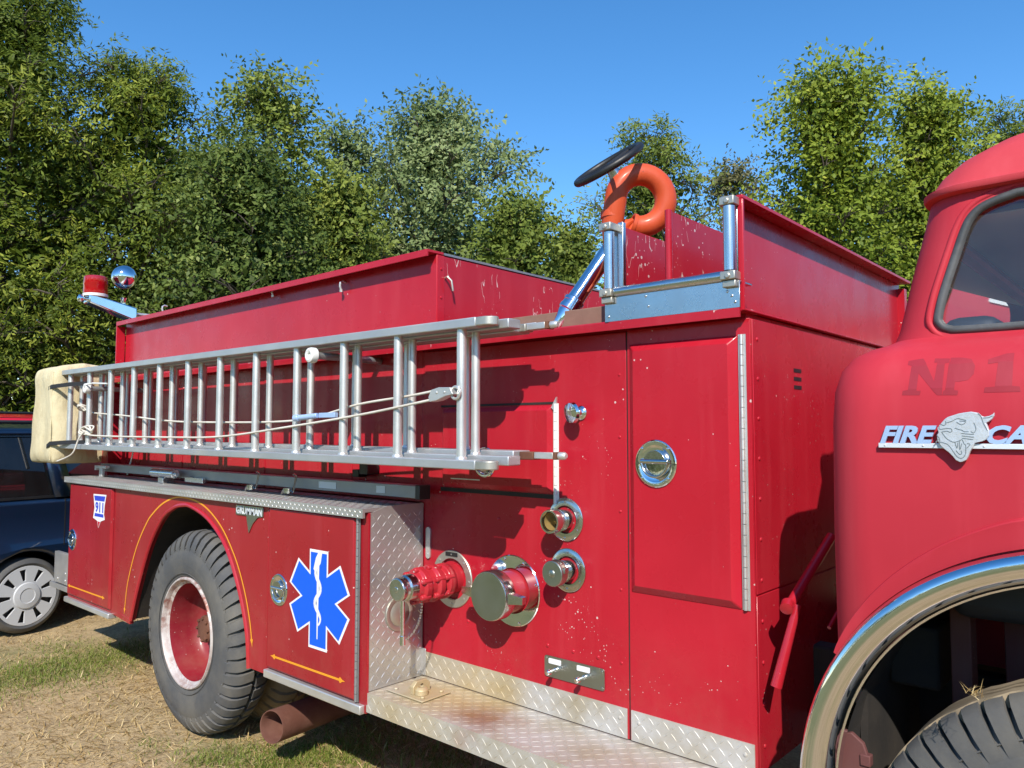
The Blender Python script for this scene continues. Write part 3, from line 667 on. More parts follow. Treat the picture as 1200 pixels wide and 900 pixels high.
# --- hose bed box ----------------------------------------------------
XL, XF, ZH = -5.93, -2.515, 2.40
bm = BM(); box(bm, XL+.02, XF, YB, YB+.03, 1.973, ZH-.006)
hb = obj('hose_bed', bm, 'red', truck, bev=.003)
bm = BM(); box(bm, XL+.02, XF-.0301, YF-.08, YF-.05, 1.973, ZH-.006); obj('side_board', bm, 'red', hb, bev=.003)
bm = BM(); box(bm, XF-.03, XF-.0005, YB+.0301, YF-.05, 1.973, ZH-.006); obj('front_board', bm, 'red_scratched', hb, bev=.003)
bm = BM(); slab(bm, [[(YB-.062, ZH+.008), (YB+.04, ZH+.008), (YB+.04, ZH-.004), (YB-.052, ZH-.004), (YB-.052, ZH-.024), (YB-.062, ZH-.024)]], YZ, XL, XF+.002)
box(bm, XL, XL+.012, YB-.062, YB+.0, 1.99, ZH-.0245); box(bm, XL, XL+.09, YB-.062, YB-.055, 1.99, ZH-.0245) if 0 else None
obj('top_flange', bm, 'red', hb, bev=.002)
bm = BM(); box(bm, XF-.034, XF+.004, YB+.041, YF-.05, ZH-.004, ZH+.006); obj('edge_strip', bm, 'alu_dark', hb)
bm = BM()
slab(bm, [rect(YB+.003, YB+.045, 1.99, ZH-.01)], YZ, XF+.0002, XF+.003)
for z in (2.08, 2.2, 2.33): rivet(bm, (XF+.003, YB+.024, z), (1, 0, 0), .007, .004)
obj('corner_angle', bm, 'red', hb)
for px, py in ((325, 338), (405, 331), (196, 359)):
    p = at(px, py, YB); bm = BM(); tube(bm, [(p.x, YB, p.z), (p.x, YB-.018, p.z+.004), (p.x+.004, YB-.034, p.z-.006), (p.x+.004, YB-.036, p.z-.025), (p.x+.004, YB-.028, p.z-.045)], .0055, 8); lathe(bm, (p.x+.004, YB-.029, p.z-.045), (0, .2, -1), [(.009, -.004), (.009, .008)], 10); obj('hook', bm, 'alu', hb)
p = atx(521, 326, XF); bm = BM(); tube(bm, [(XF, p.y, p.z), (XF+.02, p.y, p.z+.004), (XF+.035, p.y+.01, p.z-.015), (XF+.034, p.y+.02, p.z-.06)], .005, 8); obj('hook', bm, 'cast', hb)

# --- crosslay bed with rollers on the right --------------------------
bm = BM()
box(bm, XR-.060, XR-.048, 2.2385, YF-.2, 1.974, 2.3255)
slab(bm, [[(2.226, 2.338), (YF-.2, 2.338), (YF-.2, 2.326), (2.226, 2.326)]], YZ, XR-.061, XR+.004)     # top lip
box(bm, XR-.014, XR+.004, 2.226, 2.238, 1.974, 2.3255)                                                  # front edge
box(bm, XR-.0475, XR+.004, 2.2385, YF-.2, 1.974, 1.980)
cb = obj('crosslay_bed', bm, 'red', truck, bev=.002)
bm = BM(); box(bm, -1.548, -1.530, 2.31, YF-.2, 1.974, 2.345); obj('left_wall', bm, 'red_scratched', cb, bev=.003)
bm = BM(); box(bm, -1.318, -1.300, 2.262, YF-.3, 1.99, 2.345); cyl(bm, (-1.309, 2.262, 1.99), (-1.309, 2.262, 2.350), .0125, seg=12); obj('divider', bm, 'red_scratched', cb, bev=.002)
bm = BM(); box(bm, -1.530, -1.046, 2.30, YF-.2, 1.974, 1.984); box(bm, -1.530, -1.046, YF-.24, YF-.2, 1.984, 2.3); obj('bed_floor', bm, 'red_scratched', cb)
bm = BM(); box(bm, XR-.058, XR-.0145, 2.2275, 2.2375, 2.066, 2.325); obj('side_channel', bm, 'steel', cb, bev=.002)
bm = BM(); slab(bm, [rect(-1.537, -1.034, 1.982, 2.066)], XZ, 2.2105, 2.2155)
box(bm, -1.537, -1.034, 2.2156, 2.30, 2.060, 2.066)
for p in ((-1.52, 2.0), (-1.36, 2.02), (-1.37, 2.055), (-1.06, 2.02), (-1.075, 2.035), (-1.05, 2.0)): rivet(bm, (p[0], 2.2105, p[1]), ax, .005, .003)
obj('steel_sill', bm, 'steel', cb, bev=.001)
def roller(p0, p1, r=.0195):
    p0, p1 = Vector(p0), Vector(p1); bm = BM(); d = (p1-p0).normalized(); L = (p1-p0).length
    lathe(bm, p0, d, [(.008, -.02), (.008, 0), (r, 0), (r, L), (.008, L), (.008, L+.02)], 28); obj('roller', bm, 'steel', cb)
    return p0, p1
roller((-1.519, 2.215, 2.098), (-1.519, 2.215, 2.300)); roller((-1.062, 2.205, 2.098), (-1.062, 2.205, 2.300)); roller((-1.492, 2.213, 2.084), (-1.090, 2.213, 2.084), .0175)
for x in (-1.519, -1.062):
    bm = BM(); box(bm, x-.026, x+.024, 2.186, 2.240, 2.303, 2.330); lathe(bm, (x, 2.187, 2.315), ax, [(.011, -.004), (.010, .006)], 6); obj('roller_block', bm, 'cast', cb, bev=.003)
    bm = BM(); box(bm, x-.026, x+.024, 2.186, 2.240, 2.068, 2.095); box(bm, x-.022, x+.022, 2.194, 2.2095, 2.045, 2.0675); lathe(bm, (x, 2.187, 2.08), ax, [(.011, -.004), (.010, .006)], 6); obj('roller_block', bm, 'cast', cb, bev=.003)
for x0 in (-1.497, ):
    bm = BM(); box(bm, x0, x0+.022, 2.235, 2.255, 2.066, 2.335); box(bm, -1.549, -1.4975, 2.2565, 2.266, 2.066, 2.335); obj('side_channel', bm, 'steel', cb, bev=.002)

# --- water cannon on the deck ----------------------------------------
wc = None
c = atd(751, 234.5, 3.02); ra = RT*.99 + FW*.12; ra.normalize(); ub = UP.copy()
pts = []; Rg = .101
leg_b = atd(717, 300, 3.02)
pts.append(Vector((leg_b.x-.0, leg_b.y, 1.99))); pts.append(leg_b + Vector((0, 0, .0)))
pts.append(atd(717.5, 262, 3.02))
for a in np.linspace(178, -100, 24):
    t = math.radians(a); q_ = max(0, -a-10)/74
    pts.append(c + ra*Rg*math.cos(t) + ub*(Rg*math.sin(t)) + FW*(.02*q_))
pts.append(pts[-1] - ra*.012 + ub*.004)
bm = BM(); tube(bm, pts, [.030, .030, .0425]+[.0435]*(len(pts)-3), 22); lathe(bm, atd(717.5, 252, 3.02), (0, 0, 1), [(.046, -.012), (.046, .012)], 24)
e = pts[-1]; lathe(bm, e, pts[-1]-pts[-2], [(.0475, -.006), (.0475, .008), (.038, .008), (.034, -.03)], 24)
wc = obj('water_cannon', bm, 'orange', truck, ang=60)
bm = BM()
t0, t1 = atd(650, 387, 2.99), atd(708, 302, 3.06); d = (t1-t0).normalized(); L = (t1-t0).length
lathe(bm, t0, d, [(.017, 0), (.019, .01), (.021, .012), (.037, .085), (.037, .09), (.043, .094), (.043, .112), (.040, .114), (.040, .128), (.043, .130), (.043, .145), (.036, .150), (.034, .17), (.0345, L), (.0345, L+.10)], 32)
lathe(bm, t0, d, [(.0165, -.001), (.0145, .0), (.012, .03)], 24, cap0=False)
obj('barrel', bm, 'chrome', wc)
bm = BM(); q = t1+d*.10; tube(bm, [q-d*.02, q+d*.05, q+d*.09+Vector((.03, .02, -.01)), Vector((leg_b.x, leg_b.y, 2.12))], .046, 18); obj('elbow', bm, 'orange', wc, ang=60)
hw = atd(713, 193, 3.0); A = (RT*.846 + UP*.533).normalized(); Nn = A.cross(FW).normalized(); Bv = (FW*.965 + Nn*.26).normalized()
bm = BM(); R1 = .139; tube(bm, [hw + A*R1*math.cos(t) + Bv*R1*math.sin(t) for t in np.linspace(0, 2*PI, 49)[:-1]], .0145, 12, closed=True)
for k in range(3):
    t = k*2*PI/3+.5; tube(bm, [hw, hw + A*R1*math.cos(t) + Bv*R1*math.sin(t)], .008, 8)
obj('handwheel', bm, 'black', wc)
bm = BM(); tube(bm, [hw, atd(720, 203, 3.01), atd(724, 216, 3.02)], [.022, .024, .027], 16); obj('wheel_shaft', bm, 'steel', wc)
bm = BM(); lathe(bm, (leg_b.x, leg_b.y, 1.972), (0, 0, 1), [(.10, 0), (.10, .015), (.06, .02), (.055, .06)], 28); obj('mount_flange', bm, 'orange', wc)

# --- warning light and siren ball on the rear corner -----------------
wl0, wl1 = atx(101, 351, -6.12), atx(157, 371, -6.12)
bm = BM(); dl = (wl1-wl0); L = dl.length; a_, u_, v_ = frame_of(dl)
hh = .072
lo_pts = [Vector((-6.18, wl0.y, wl0.z-.025)), Vector((-6.06, wl0.y, wl0.z-.025)), Vector((-6.06, wl1.y, wl1.z-.045)), Vector((-6.18, wl1.y, wl1.z-.045))]
hi_pts = [Vector((-6.18, wl0.y-.0, wl0.z+.045)), Vector((-6.06, wl0.y, wl0.z+.045)), Vector((-6.06, wl1.y, wl1.z+.060)), Vector((-6.18, wl1.y, wl1.z+.060))]
va = [bm.verts.new(p) for p in lo_pts]; vb = [bm.verts.new(p) for p in hi_pts]
bm.faces.new(va[::-1]); bm.faces.new(vb)
for i in range(4): bm.faces.new((va[i], va[(i+1) % 4], vb[(i+1) % 4], vb[i]))
wl = obj('warning_light', bm, 'chrome', truck, bev=.010, seg=3)
zt = lambda y: hi_pts[0].z + (hi_pts[2].z-hi_pts[0].z)*(y-wl0.y)/(wl1.y-wl0.y)
yb = 2.165; bm = BM(); lathe(bm, (-6.12, yb, zt(yb)+.018), (0, 0, 1), [(.082, 0), (.084, .01), (.080, .06), (.083, .065), (.079, .125), (.070, .132), (.02, .136)], 36)
obj('lens', bm, 'lens', wl)
bm = BM(); lathe(bm, (-6.12, yb, zt(yb)-.004), (0, 0, 1), [(.084, 0), (.086, .018), (.080, .0215)], 36); obj('lens_base', bm, 'white', wl)
bc = Vector((-6.12, 2.368, 2.785)); bm = BM(); lathe(bm, bc, (0, 0, 1), [(.0905*math.cos(t), .0905*math.sin(t)) for t in np.linspace(-PI/2+.02, PI/2-.02, 28)], 44)
lathe(bm, (bc.x, bc.y, zt(bc.y)-.004), (0, 0, 1), [(.030, 0), (.028, .008), (.018, .014), (.018, .045), (.026, .06)], 24); obj('siren_ball', bm, 'chrome', wl)
bm = BM(); lathe(bm, (-6.12, wl0.y+.01, wl0.z+.005), (0, -1, 0), [(.014, 0), (.014, .022), (.024, .028), (.030, .042), (.026, .060), (.010, .068)], 24); obj('marker_bulb', bm, 'chrome', wl)
bm = BM(); cyl(bm, (-6.12, wl1.y-.01, wl1.z+.02), (-6.12, 2.95, wl1.z+.02), .013); cyl(bm, (-6.10, wl1.y-.03, 1.9), (-6.10, wl1.y-.03, wl1.z), .018); cyl(bm, (-6.12, 2.95, wl1.z+.02), (-6.12, 2.95, 1.9), .016); obj('light_stand', bm, 'alu', wl)

# --- tail board ------------------------------------------------------
bm = BM(); box(bm, -6.42, -5.905, 2.02, YF-.3, .452, .488); box(bm, -6.33, -5.892, 2.02, 2.05, .50, .720); lozenges(bm, -6.41, -5.91, 2.03, 2.6, lambda u, v, h: Vector((u, v, .488+h)))
for p in ((-6.10, .53), (-6.25, .53), (-6.10, .58)): rivet(bm, (p[0], 2.02, p[1]), ax, .010, .005)
obj('tail_step', bm, 'plate', truck, bev=.003)
bm = BM(); box(bm, -6.00, -5.887, 2.2, YF-.4, .5, 1.95); obj('tail_panel', bm, 'red_plain', truck, bev=.003)

# --- cab -------------------------------------------------------------
def ring_rr(z, xb, xf, yn, yf, r, n=8):
    pts = []
    for cx, cy, a0 in ((xf-r, yn+r, -90), (xf-r, yf-r, 0), (xb+r, yf-r, 90), (xb+r, yn+r, 180)):
        pts += [Vector((cx+r*math.cos(math.radians(a0+90*i/n)), cy+r*math.sin(math.radians(a0+90*i/n)), z)) for i in range(n+1)]
    return pts
CYF = 4.33
def loft(bm, rings, cap=True):
    R = [[bm.verts.new(p) for p in r] for r in rings]; n = len(R[0])
    for A, B in zip(R, R[1:]):
        for k in range(n): bm.faces.new((A[k], A[(k+1) % n], B[(k+1) % n], B[k]))
    if cap: bm.faces.new(R[0][::-1]); bm.faces.new(R[-1])
outer = [(.70, -.717, 1.32, 1.985, .12), (1.0, -.717, 1.32, 1.972, .12), (1.35, -.717, 1.32, 1.965, .12), (1.62, -.716, 1.32, 1.968, .125), (1.70, -.712, 1.315, 1.973, .13), (1.755, -.700, 1.305, 1.990, .135),
         (1.792, -.678, 1.29, 2.018, .14), (1.812, -.648, 1.26, 2.050, .14), (1.822, -.615, 1.22, 2.078, .13), (1.832, -.592, 1.20, 2.092, .12), (1.86, -.580, 1.18, 2.098, .115),
         (2.00, -.548, 1.10, 2.108, .115), (2.12, -.518, 1.02, 2.118, .115), (2.185, -.503, .99, 2.124, .115)]
roof = [(2.1855, -.505, .99, 2.122, .115), (2.189, -.512, .995, 2.101, .12), (2.194, -.514, 1.0, 2.098, .12), (2.204, -.514, 1.0, 2.0985, .12), (2.206, -.511, .995, 2.101, .12), (2.207, -.504, .99, 2.118, .12), (2.222, -.498, .98, 2.128, .12), (2.255, -.480, .96, 2.142, .125), (2.295, -.445, .92, 2.172, .13), (2.338, -.385, .86, 2.220, .14), (2.370, -.29, .77, 2.31, .14), (2.390, -.15, .62, 2.45, .14), (2.398, .05, .45, 2.75, .14)]
def R_(t): z, xb, xf, yn, r = t; return ring_rr(z, xb, xf, yn, 2*3.15-yn, r)
bm = BM(); loft(bm, [R_(t) for t in outer])
inner = [(1.06, -.66, 1.27, 2.03, .09), (1.74, -.66, 1.27, 2.03, .09), (1.80, -.62, 1.22, 2.09, .09), (1.84, -.555, 1.14, 2.135, .08), (2.14, -.485, .98, 2.155, .08)]
ib = BM(); loft(ib, [R_(t) for t in inner])
cab = obj('cab', bm, 'red_flat', truck)
# side window outline (X, Z), rounded lower corner, arched top corner
WIN = [at(*p, 2.10) for p in ((1102, 366), (1103, 350), (1110, 325), (1119, 296), (1128, 268), (1136, 252), (1147, 241), (1162, 233), (1180, 226), (1200, 220.5))]
WIN = [(p.x, p.z) for p in WIN]
WIN = [(-.30, 1.843), (-.420, 1.8445), (-.440, 1.8475), (-.455, 1.854), (-.463, 1.864), (-.467, 1.878)] + WIN[1:] + [(-.15, 2.152), (.0, 2.152), (.35, 2.152), (.43, 2.130), (.47, 2.09), (.53, 1.90), (.52, 1.866), (.49, 1.848), (.40, 1.843), (.05, 1.843)]
def cut_slab(loop, fn, a, c): q = BM(); slab(q, [loop], fn, a, c); return q
arch_c = BM(); lathe(arch_c, (-.13, 1.0, .717), (0, 1, 0), [(.600, 0), (.600, 1.85)], 72)
far_c = BM(); lathe(far_c, (-.13, 3.45, .717), (0, 1, 0), [(.600, 0), (.600, 1.85)], 72)
low = BM(); box(low, -1.2, 2.0, 1.5, 5, .5, .86)
boolean_cut(cab, [ib, low, arch_c, far_c, cut_slab(WIN, XZ, 1.9, 2.5), cut_slab(WIN, XZ, 3.8, 4.6), cut_slab(rrect(2.36, 3.94, 1.90, 2.125, .05), YZ, -.8, -.3), cut_slab(rrect(2.30, 4.0, 1.87, 2.11, .08), YZ, .8, 1.6)])
bm = BM(); loft(bm, [R_(t) for t in roof]); obj('roof', bm, 'red_roof', cab, ang=40)
# window frame groove + rubber gasket + glass
def side_y(z): return 2.098 + (z-1.86)*.08
def win_path(off): 
    n = len(WIN); out = []
    cx, cz = .03, 2.0
    for i in range(n):
        a, c_ = np.array(WIN[i-1]), np.array(WIN[(i+1) % n]); t = (c_-a)/np.linalg.norm(c_-a); nr = np.array((t[1], -t[0])); p = np.array(WIN[i])
        if np.dot(nr, p-np.array((cx, cz))) < 0: nr = -nr
        out.append(p+nr*off)
    return out
bm = BM()
pp = smooth_closed([tuple(p) for p in win_path(-.001)])
tube(bm, [Vector((p[0], side_y(p[1])+.0005, p[1])) for p in pp], .0105, 10, closed=True)
obj('window_gasket', bm, 'gasket', cab, ang=60)
bm = BM(); pp = smooth_closed([tuple(p) for p in win_path(.020)])
tube(bm, [Vector((p[0], side_y(p[1])+.0045, p[1])) for p in pp], .009, 8, closed=True); obj('window_surround', bm, 'red_flat', cab, ang=60)
for y0, s in ((0, 1), (1, -1)):
    bm = BM(); f = [bm.verts.new((p[0], side_y(p[1])+.012 if s == 1 else 6.3-side_y(p[1])-.012, p[1])) for p in WIN]; bm.faces.new(f); obj('side_window', bm, 'glass', cab, smooth=False)
bm = BM(); v = [bm.verts.new(p) for p in ((1.17, 2.25, 1.86), (1.17, 4.05, 1.86), (1.0, 4.05, 2.13), (1.0, 2.25, 2.13))]; bm.faces.new(v); obj('windscreen', bm, 'glass', cab, smooth=False)
bm = BM(); v = [bm.verts.new(p) for p in ((-.560, 2.34, 1.89), (-.560, 3.96, 1.89), (-.511, 3.96, 2.132), (-.511, 2.34, 2.132))]; bm.faces.new(v); obj('rear_window', bm, 'glass', cab, smooth=False)
# inside the cab
bm = BM(); box(bm, -.50, -.36, 2.25, 2.95, 1.25, 1.90); box(bm, -.50, -.02, 2.25, 2.95, 1.12, 1.27); box(bm, -.50, -.36, 3.2, 4.1, 1.25, 1.92); box(bm, -.50, -.02, 3.2, 4.1, 1.12, 1.27); obj('seat', bm, 'seat_vinyl', cab, bev=.04, seg=3)
bm = BM(); cw = Vector((.42, 2.55, 1.72)); a, u, v = frame_of((-.6, 0, 1)); tube(bm, [cw+u*.22*math.cos(t)+v*.22*math.sin(t) for t in np.linspace(0, 2*PI, 41)[:-1]], .014, 10, closed=True); cyl(bm, cw, cw-a*.5, .025); tube(bm, [cw+u*.22, cw, cw-u*.22], .01, 8); obj('steering_wheel', bm, 'black', cab)
bm = BM(); box(bm, .75, 1.24, 2.12, 4.18, 1.45, 1.78); obj('dashboard', bm, 'red_flat', cab, bev=.03)
bm = BM(); box(bm, -.715, -.695, 2.22, 4.1, .46, 1.0); obj('back_panel', bm, 'dark', cab)
bm = BM(); box(bm, -.47, .93, 2.19, 4.11, 2.139, 2.1395); obj('headliner', bm, 'headliner', cab)
# arch trim : chrome moulding swept round the wheel opening
AC = (-.13, .717)
def arch_sweep(prof, a0, a1, n=72):
    bm = BM(); R = []
    for k in range(n+1):
        t = math.radians(a0+(a1-a0)*k/n)
        R.append([bm.verts.new((AC[0]+r*math.cos(t), y, AC[1]+r*math.sin(t))) for r, y in prof])
    for A, B in zip(R, R[1:]):
        for i in range(len(prof)-1): bm.faces.new((A[i], A[i+1], B[i+1], B[i]))
    return bm
obj('arch_trim', arch_sweep([(.648, 1.985), (.648, 1.952), (.645, 1.942), (.638, 1.934), (.629, 1.929), (.620, 1.928), (.613, 1.9295), (.604, 1.933), (.594, 1.941), (.585, 1.952), (.578, 1.966), (.574, 1.984), (.5735, 1.990), (.570, 1.991), (.569, 2.02)], -14, 194), 'chrome', cab, ang=28)
fl_ = arch_sweep([(.716, 1.9665), (.712, 1.9590), (.709, 1.9575), (.690, 1.9590), (.668, 1.9580), (.652, 1.959), (.649, 1.968), (.648, 1.985)], 31, 149)
for v in fl_.verts:
    a_ = math.degrees(math.atan2(v.co.z-AC[1], v.co.x-AC[0])); f_ = min(1, max(0, (59-abs(a_-90))/44))**.8
    rr_ = math.hypot(v.co.z-AC[1], v.co.x-AC[0])
    if rr_ > .6485: v.co.y = 1.9676-(1.9676-v.co.y)*f_; k_ = (.649+(rr_-.649)*(.12+.88*f_))/rr_; v.co.x = AC[0]+(v.co.x-AC[0])*k_; v.co.z = AC[1]+(v.co.z-AC[1])*k_
obj('fender_flare', fl_, 'red_flat', cab, ang=30)
bm = BM()                                                   # inner fender of the front wheel
for k in range(36):
    t0_, t1_ = math.radians(-14+208*k/36), math.radians(-14+208*(k+1)/36)
    v = [bm.verts.new((AC[0]+.592*math.cos(t), y, AC[1]+.592*math.sin(t))) for t, y in ((t0_, 2.04), (t1_, 2.04), (t1_, 2.85), (t0_, 2.85))]; bm.faces.new(v)
obj('inner_fender', bm, 'dark', cab)
bm = BM()
for k in range(6): box(bm, -.75+.05*k, .45-.05*k, 2.52, 2.60, .60+k*.013, .611+k*.013)
obj('leaf_spring', bm, 'dark', truck)
bm = BM(); box(bm, -.52, -.47, 2.35, 2.42, .75, 1.22); box(bm, -.42, -.30, 2.5, 2.56, .9, 1.16); box(bm, -.60, .4, 2.58, 2.62, 1.12, 1.2); obj('inner_bracket', bm, 'red_dusty', cab, bev=.004)
bm = BM(); slab(bm, [[(-.735, .66), (-.735, .80), (-.71, .835), (-.68, .845), (-.652, .825), (-.640, .79), (-.64, .77)]], XZ, 2.04, 2.055); box(bm, -.66, -.635, 2.035, 2.06, .772, .80); obj('splash_shield', bm, 'red_dusty', cab, bev=.003)
# lettering ghost and badge on the cab side
YG = 1.9655
def slabs(loops, y0, y1, mat, nm, par, bev=0):
    bm = BM()
    for lp in loops: slab(bm, [lp], XZ, y0, y1)
    return obj(nm, bm, mat, par, bev=bev, smooth=False)
def tr(pts, y): return [(lambda p: (p.x, p.z))(at(*q, y)) for q in pts]
NLET = [[(1061, 422), (1078, 419), (1082, 424), (1094, 447), (1096, 424), (1092, 424), (1092, 419), (1110, 419), (1110, 424), (1105, 425), (1104, 463), (1098, 463), (1075, 437), (1074, 458), (1079, 458), (1078, 463), (1057, 463), (1058, 458), (1064, 457), (1066, 428), (1061, 427)]]
PLET = [[(1111, 418), (1126, 418), (1136, 420), (1141, 428), (1140, 438), (1134, 445), (1124, 447), (1119, 447), (1118, 457), (1123, 458), (1122, 463), (1104.5, 463), (1105.5, 458), (1108, 457), (1110, 424), (1111, 423)]]
OLET = [[(1156, 420), (1176, 413), (1186, 412), (1186, 452), (1195, 453), (1196, 459), (1153, 460), (1154, 454), (1166, 453), (1168, 424), (1156, 426)]]
def cab_y(z):
    for a_, b_ in zip(outer, outer[1:]):
        if a_[0] <= z <= b_[0]: return a_[3]+(b_[3]-a_[3])*(z-a_[0])/(b_[0]-a_[0])
    return 1.97
bm = BM()
for lp in NLET+PLET+OLET:
    q = tr(lp, 1.972); vs = [bm.verts.new((p[0], 0, p[1])) for p in q]
    for t in tri2d([q]): bm.faces.new([vs[i] for i in t])
for z in (1.70, 1.755, 1.792): bmesh.ops.bisect_plane(bm, geom=bm.verts[:]+bm.edges[:]+bm.faces[:], plane_co=(0, 0, z), plane_no=(0, 0, 1))
for v in bm.verts: v.co.y = cab_y(v.co.z)-.0006
obj('faded_number', bm, 'ghost', cab, smooth=False)
YE = 1.955
E1 = at(1029.5, 524.5, YE); xr_ = -.225
bm = BM(); box(bm, E1.x, xr_, YE, YE+.006, E1.z, E1.z+.0115)
for x in (-.556, -.474, -.352, -.25): lathe(bm, (x, YE, E1.z+.006), ax, [(.003, 0), (.002, .002)], 8)
bar = obj('cab_badge', bm, 'badge', cab, bev=.001)
def badge_word(word, x0, x1):
    t = text_bm(word, .1, shear=.32, extrude=.003, bold=.004); place_text(t, x0, x1, E1.z+.0105, E1.z+.052, YE+.003); obj('badge_lettering', t, 'letter_sky_tint', cab, bev=.0006)
xa = at(1031, 515, YE).x; badge_word('FIRE', xa, at(1098, 515, YE).x); badge_word('CAT', at(1156, 515, YE).x, -.222)
def hz(pts): return [(1080+a/11.25, 470+c/11.25) for a, c in pts]
HEAD = hz([(205, 355), (230, 320), (300, 240), (340, 210), (480, 165), (560, 150), (650, 138), (740, 155), (785, 195), (820, 208), (890, 195), (935, 172), (955, 148), (952, 195), (925, 238), (880, 272), (848, 287), (870, 340), (890, 400), (885, 460), (850, 505), (800, 530), (700, 552), (680, 600), (640, 660), (610, 740), (590, 775), (540, 800), (500, 805), (450, 780), (410, 730), (360, 680), (270, 612), (235, 570), (205, 510), (198, 450), (222, 415), (212, 385)])
hd = slabs([tr(HEAD, YE-.008)], YE-.008, YE+.004, 'badge_cast', 'badge_head', cab, bev=.0025)
LINES = [[(232, 330), (240, 370), (330, 360), (390, 365), (400, 395), (375, 410), (340, 395), (270, 405)], [(250, 300), (290, 320), (320, 300), (315, 265)], [(330, 285), (400, 265), (470, 230), (530, 240), (590, 255)], [(460, 275), (530, 312), (582, 270), (500, 262)], [(440, 355), (500, 375), (540, 385), (560, 402), (620, 402)], [(650, 400), (690, 418), (718, 360), (690, 285)], [(525, 425), (690, 440)], [(530, 458), (690, 475)], [(535, 488), (680, 508)], [(265, 405), (330, 490), (420, 540), (500, 522), (535, 508), (560, 560), (582, 585), (580, 690), (540, 750), (480, 740), (430, 680), (345, 570), (240, 540)], [(440, 540), (468, 620), (480, 545)], [(500, 530), (505, 640), (530, 560)], [(205, 450), (238, 500), (240, 560)], [(170, 575), (215, 520)], [(185, 540), (225, 500)], [(600, 620), (640, 570), (600, 560)], [(740, 160), (785, 205), (815, 290), (870, 390)], [(810, 222), (880, 218), (935, 195)], [(455, 650), (500, 700), (530, 690), (520, 650)]]
bm = BM()
for ln in LINES: tube(bm, [Vector((p[0], YE-.0082, p[1])) for p in smooth_path(tr(hz(ln), YE-.008), 4)], .00085, 5)
obj('badge_engraving', bm, 'badge_line', cab)
# red lift lever between body and cab
bm = BM(); p0, p1, p2 = Vector((-.90, 2.56, 1.26)), Vector((-.93, 2.275, 1.075)), Vector((-.955, 2.235, .850))
tube(bm, [p0, p1 + (p0-p1).normalized()*.01], .0155, 14); lathe(bm, p1+Vector((-.0, -.01, .005)), (.2, -1, -.4), [(.019, -.02), (.019, .010), (.010, .012)], 16)
tube(bm, [p1+Vector((.02, .02, .01)), p2], [.012, .017], 14)
tube(bm, [p0+Vector((.05, -.02, -.02)), p0+Vector((.08, -.10, -.16)), p1+Vector((.10, .05, -.05))], .006, 8)
obj('tilt_lever', bm, 'red_plain', truck, ang=60)

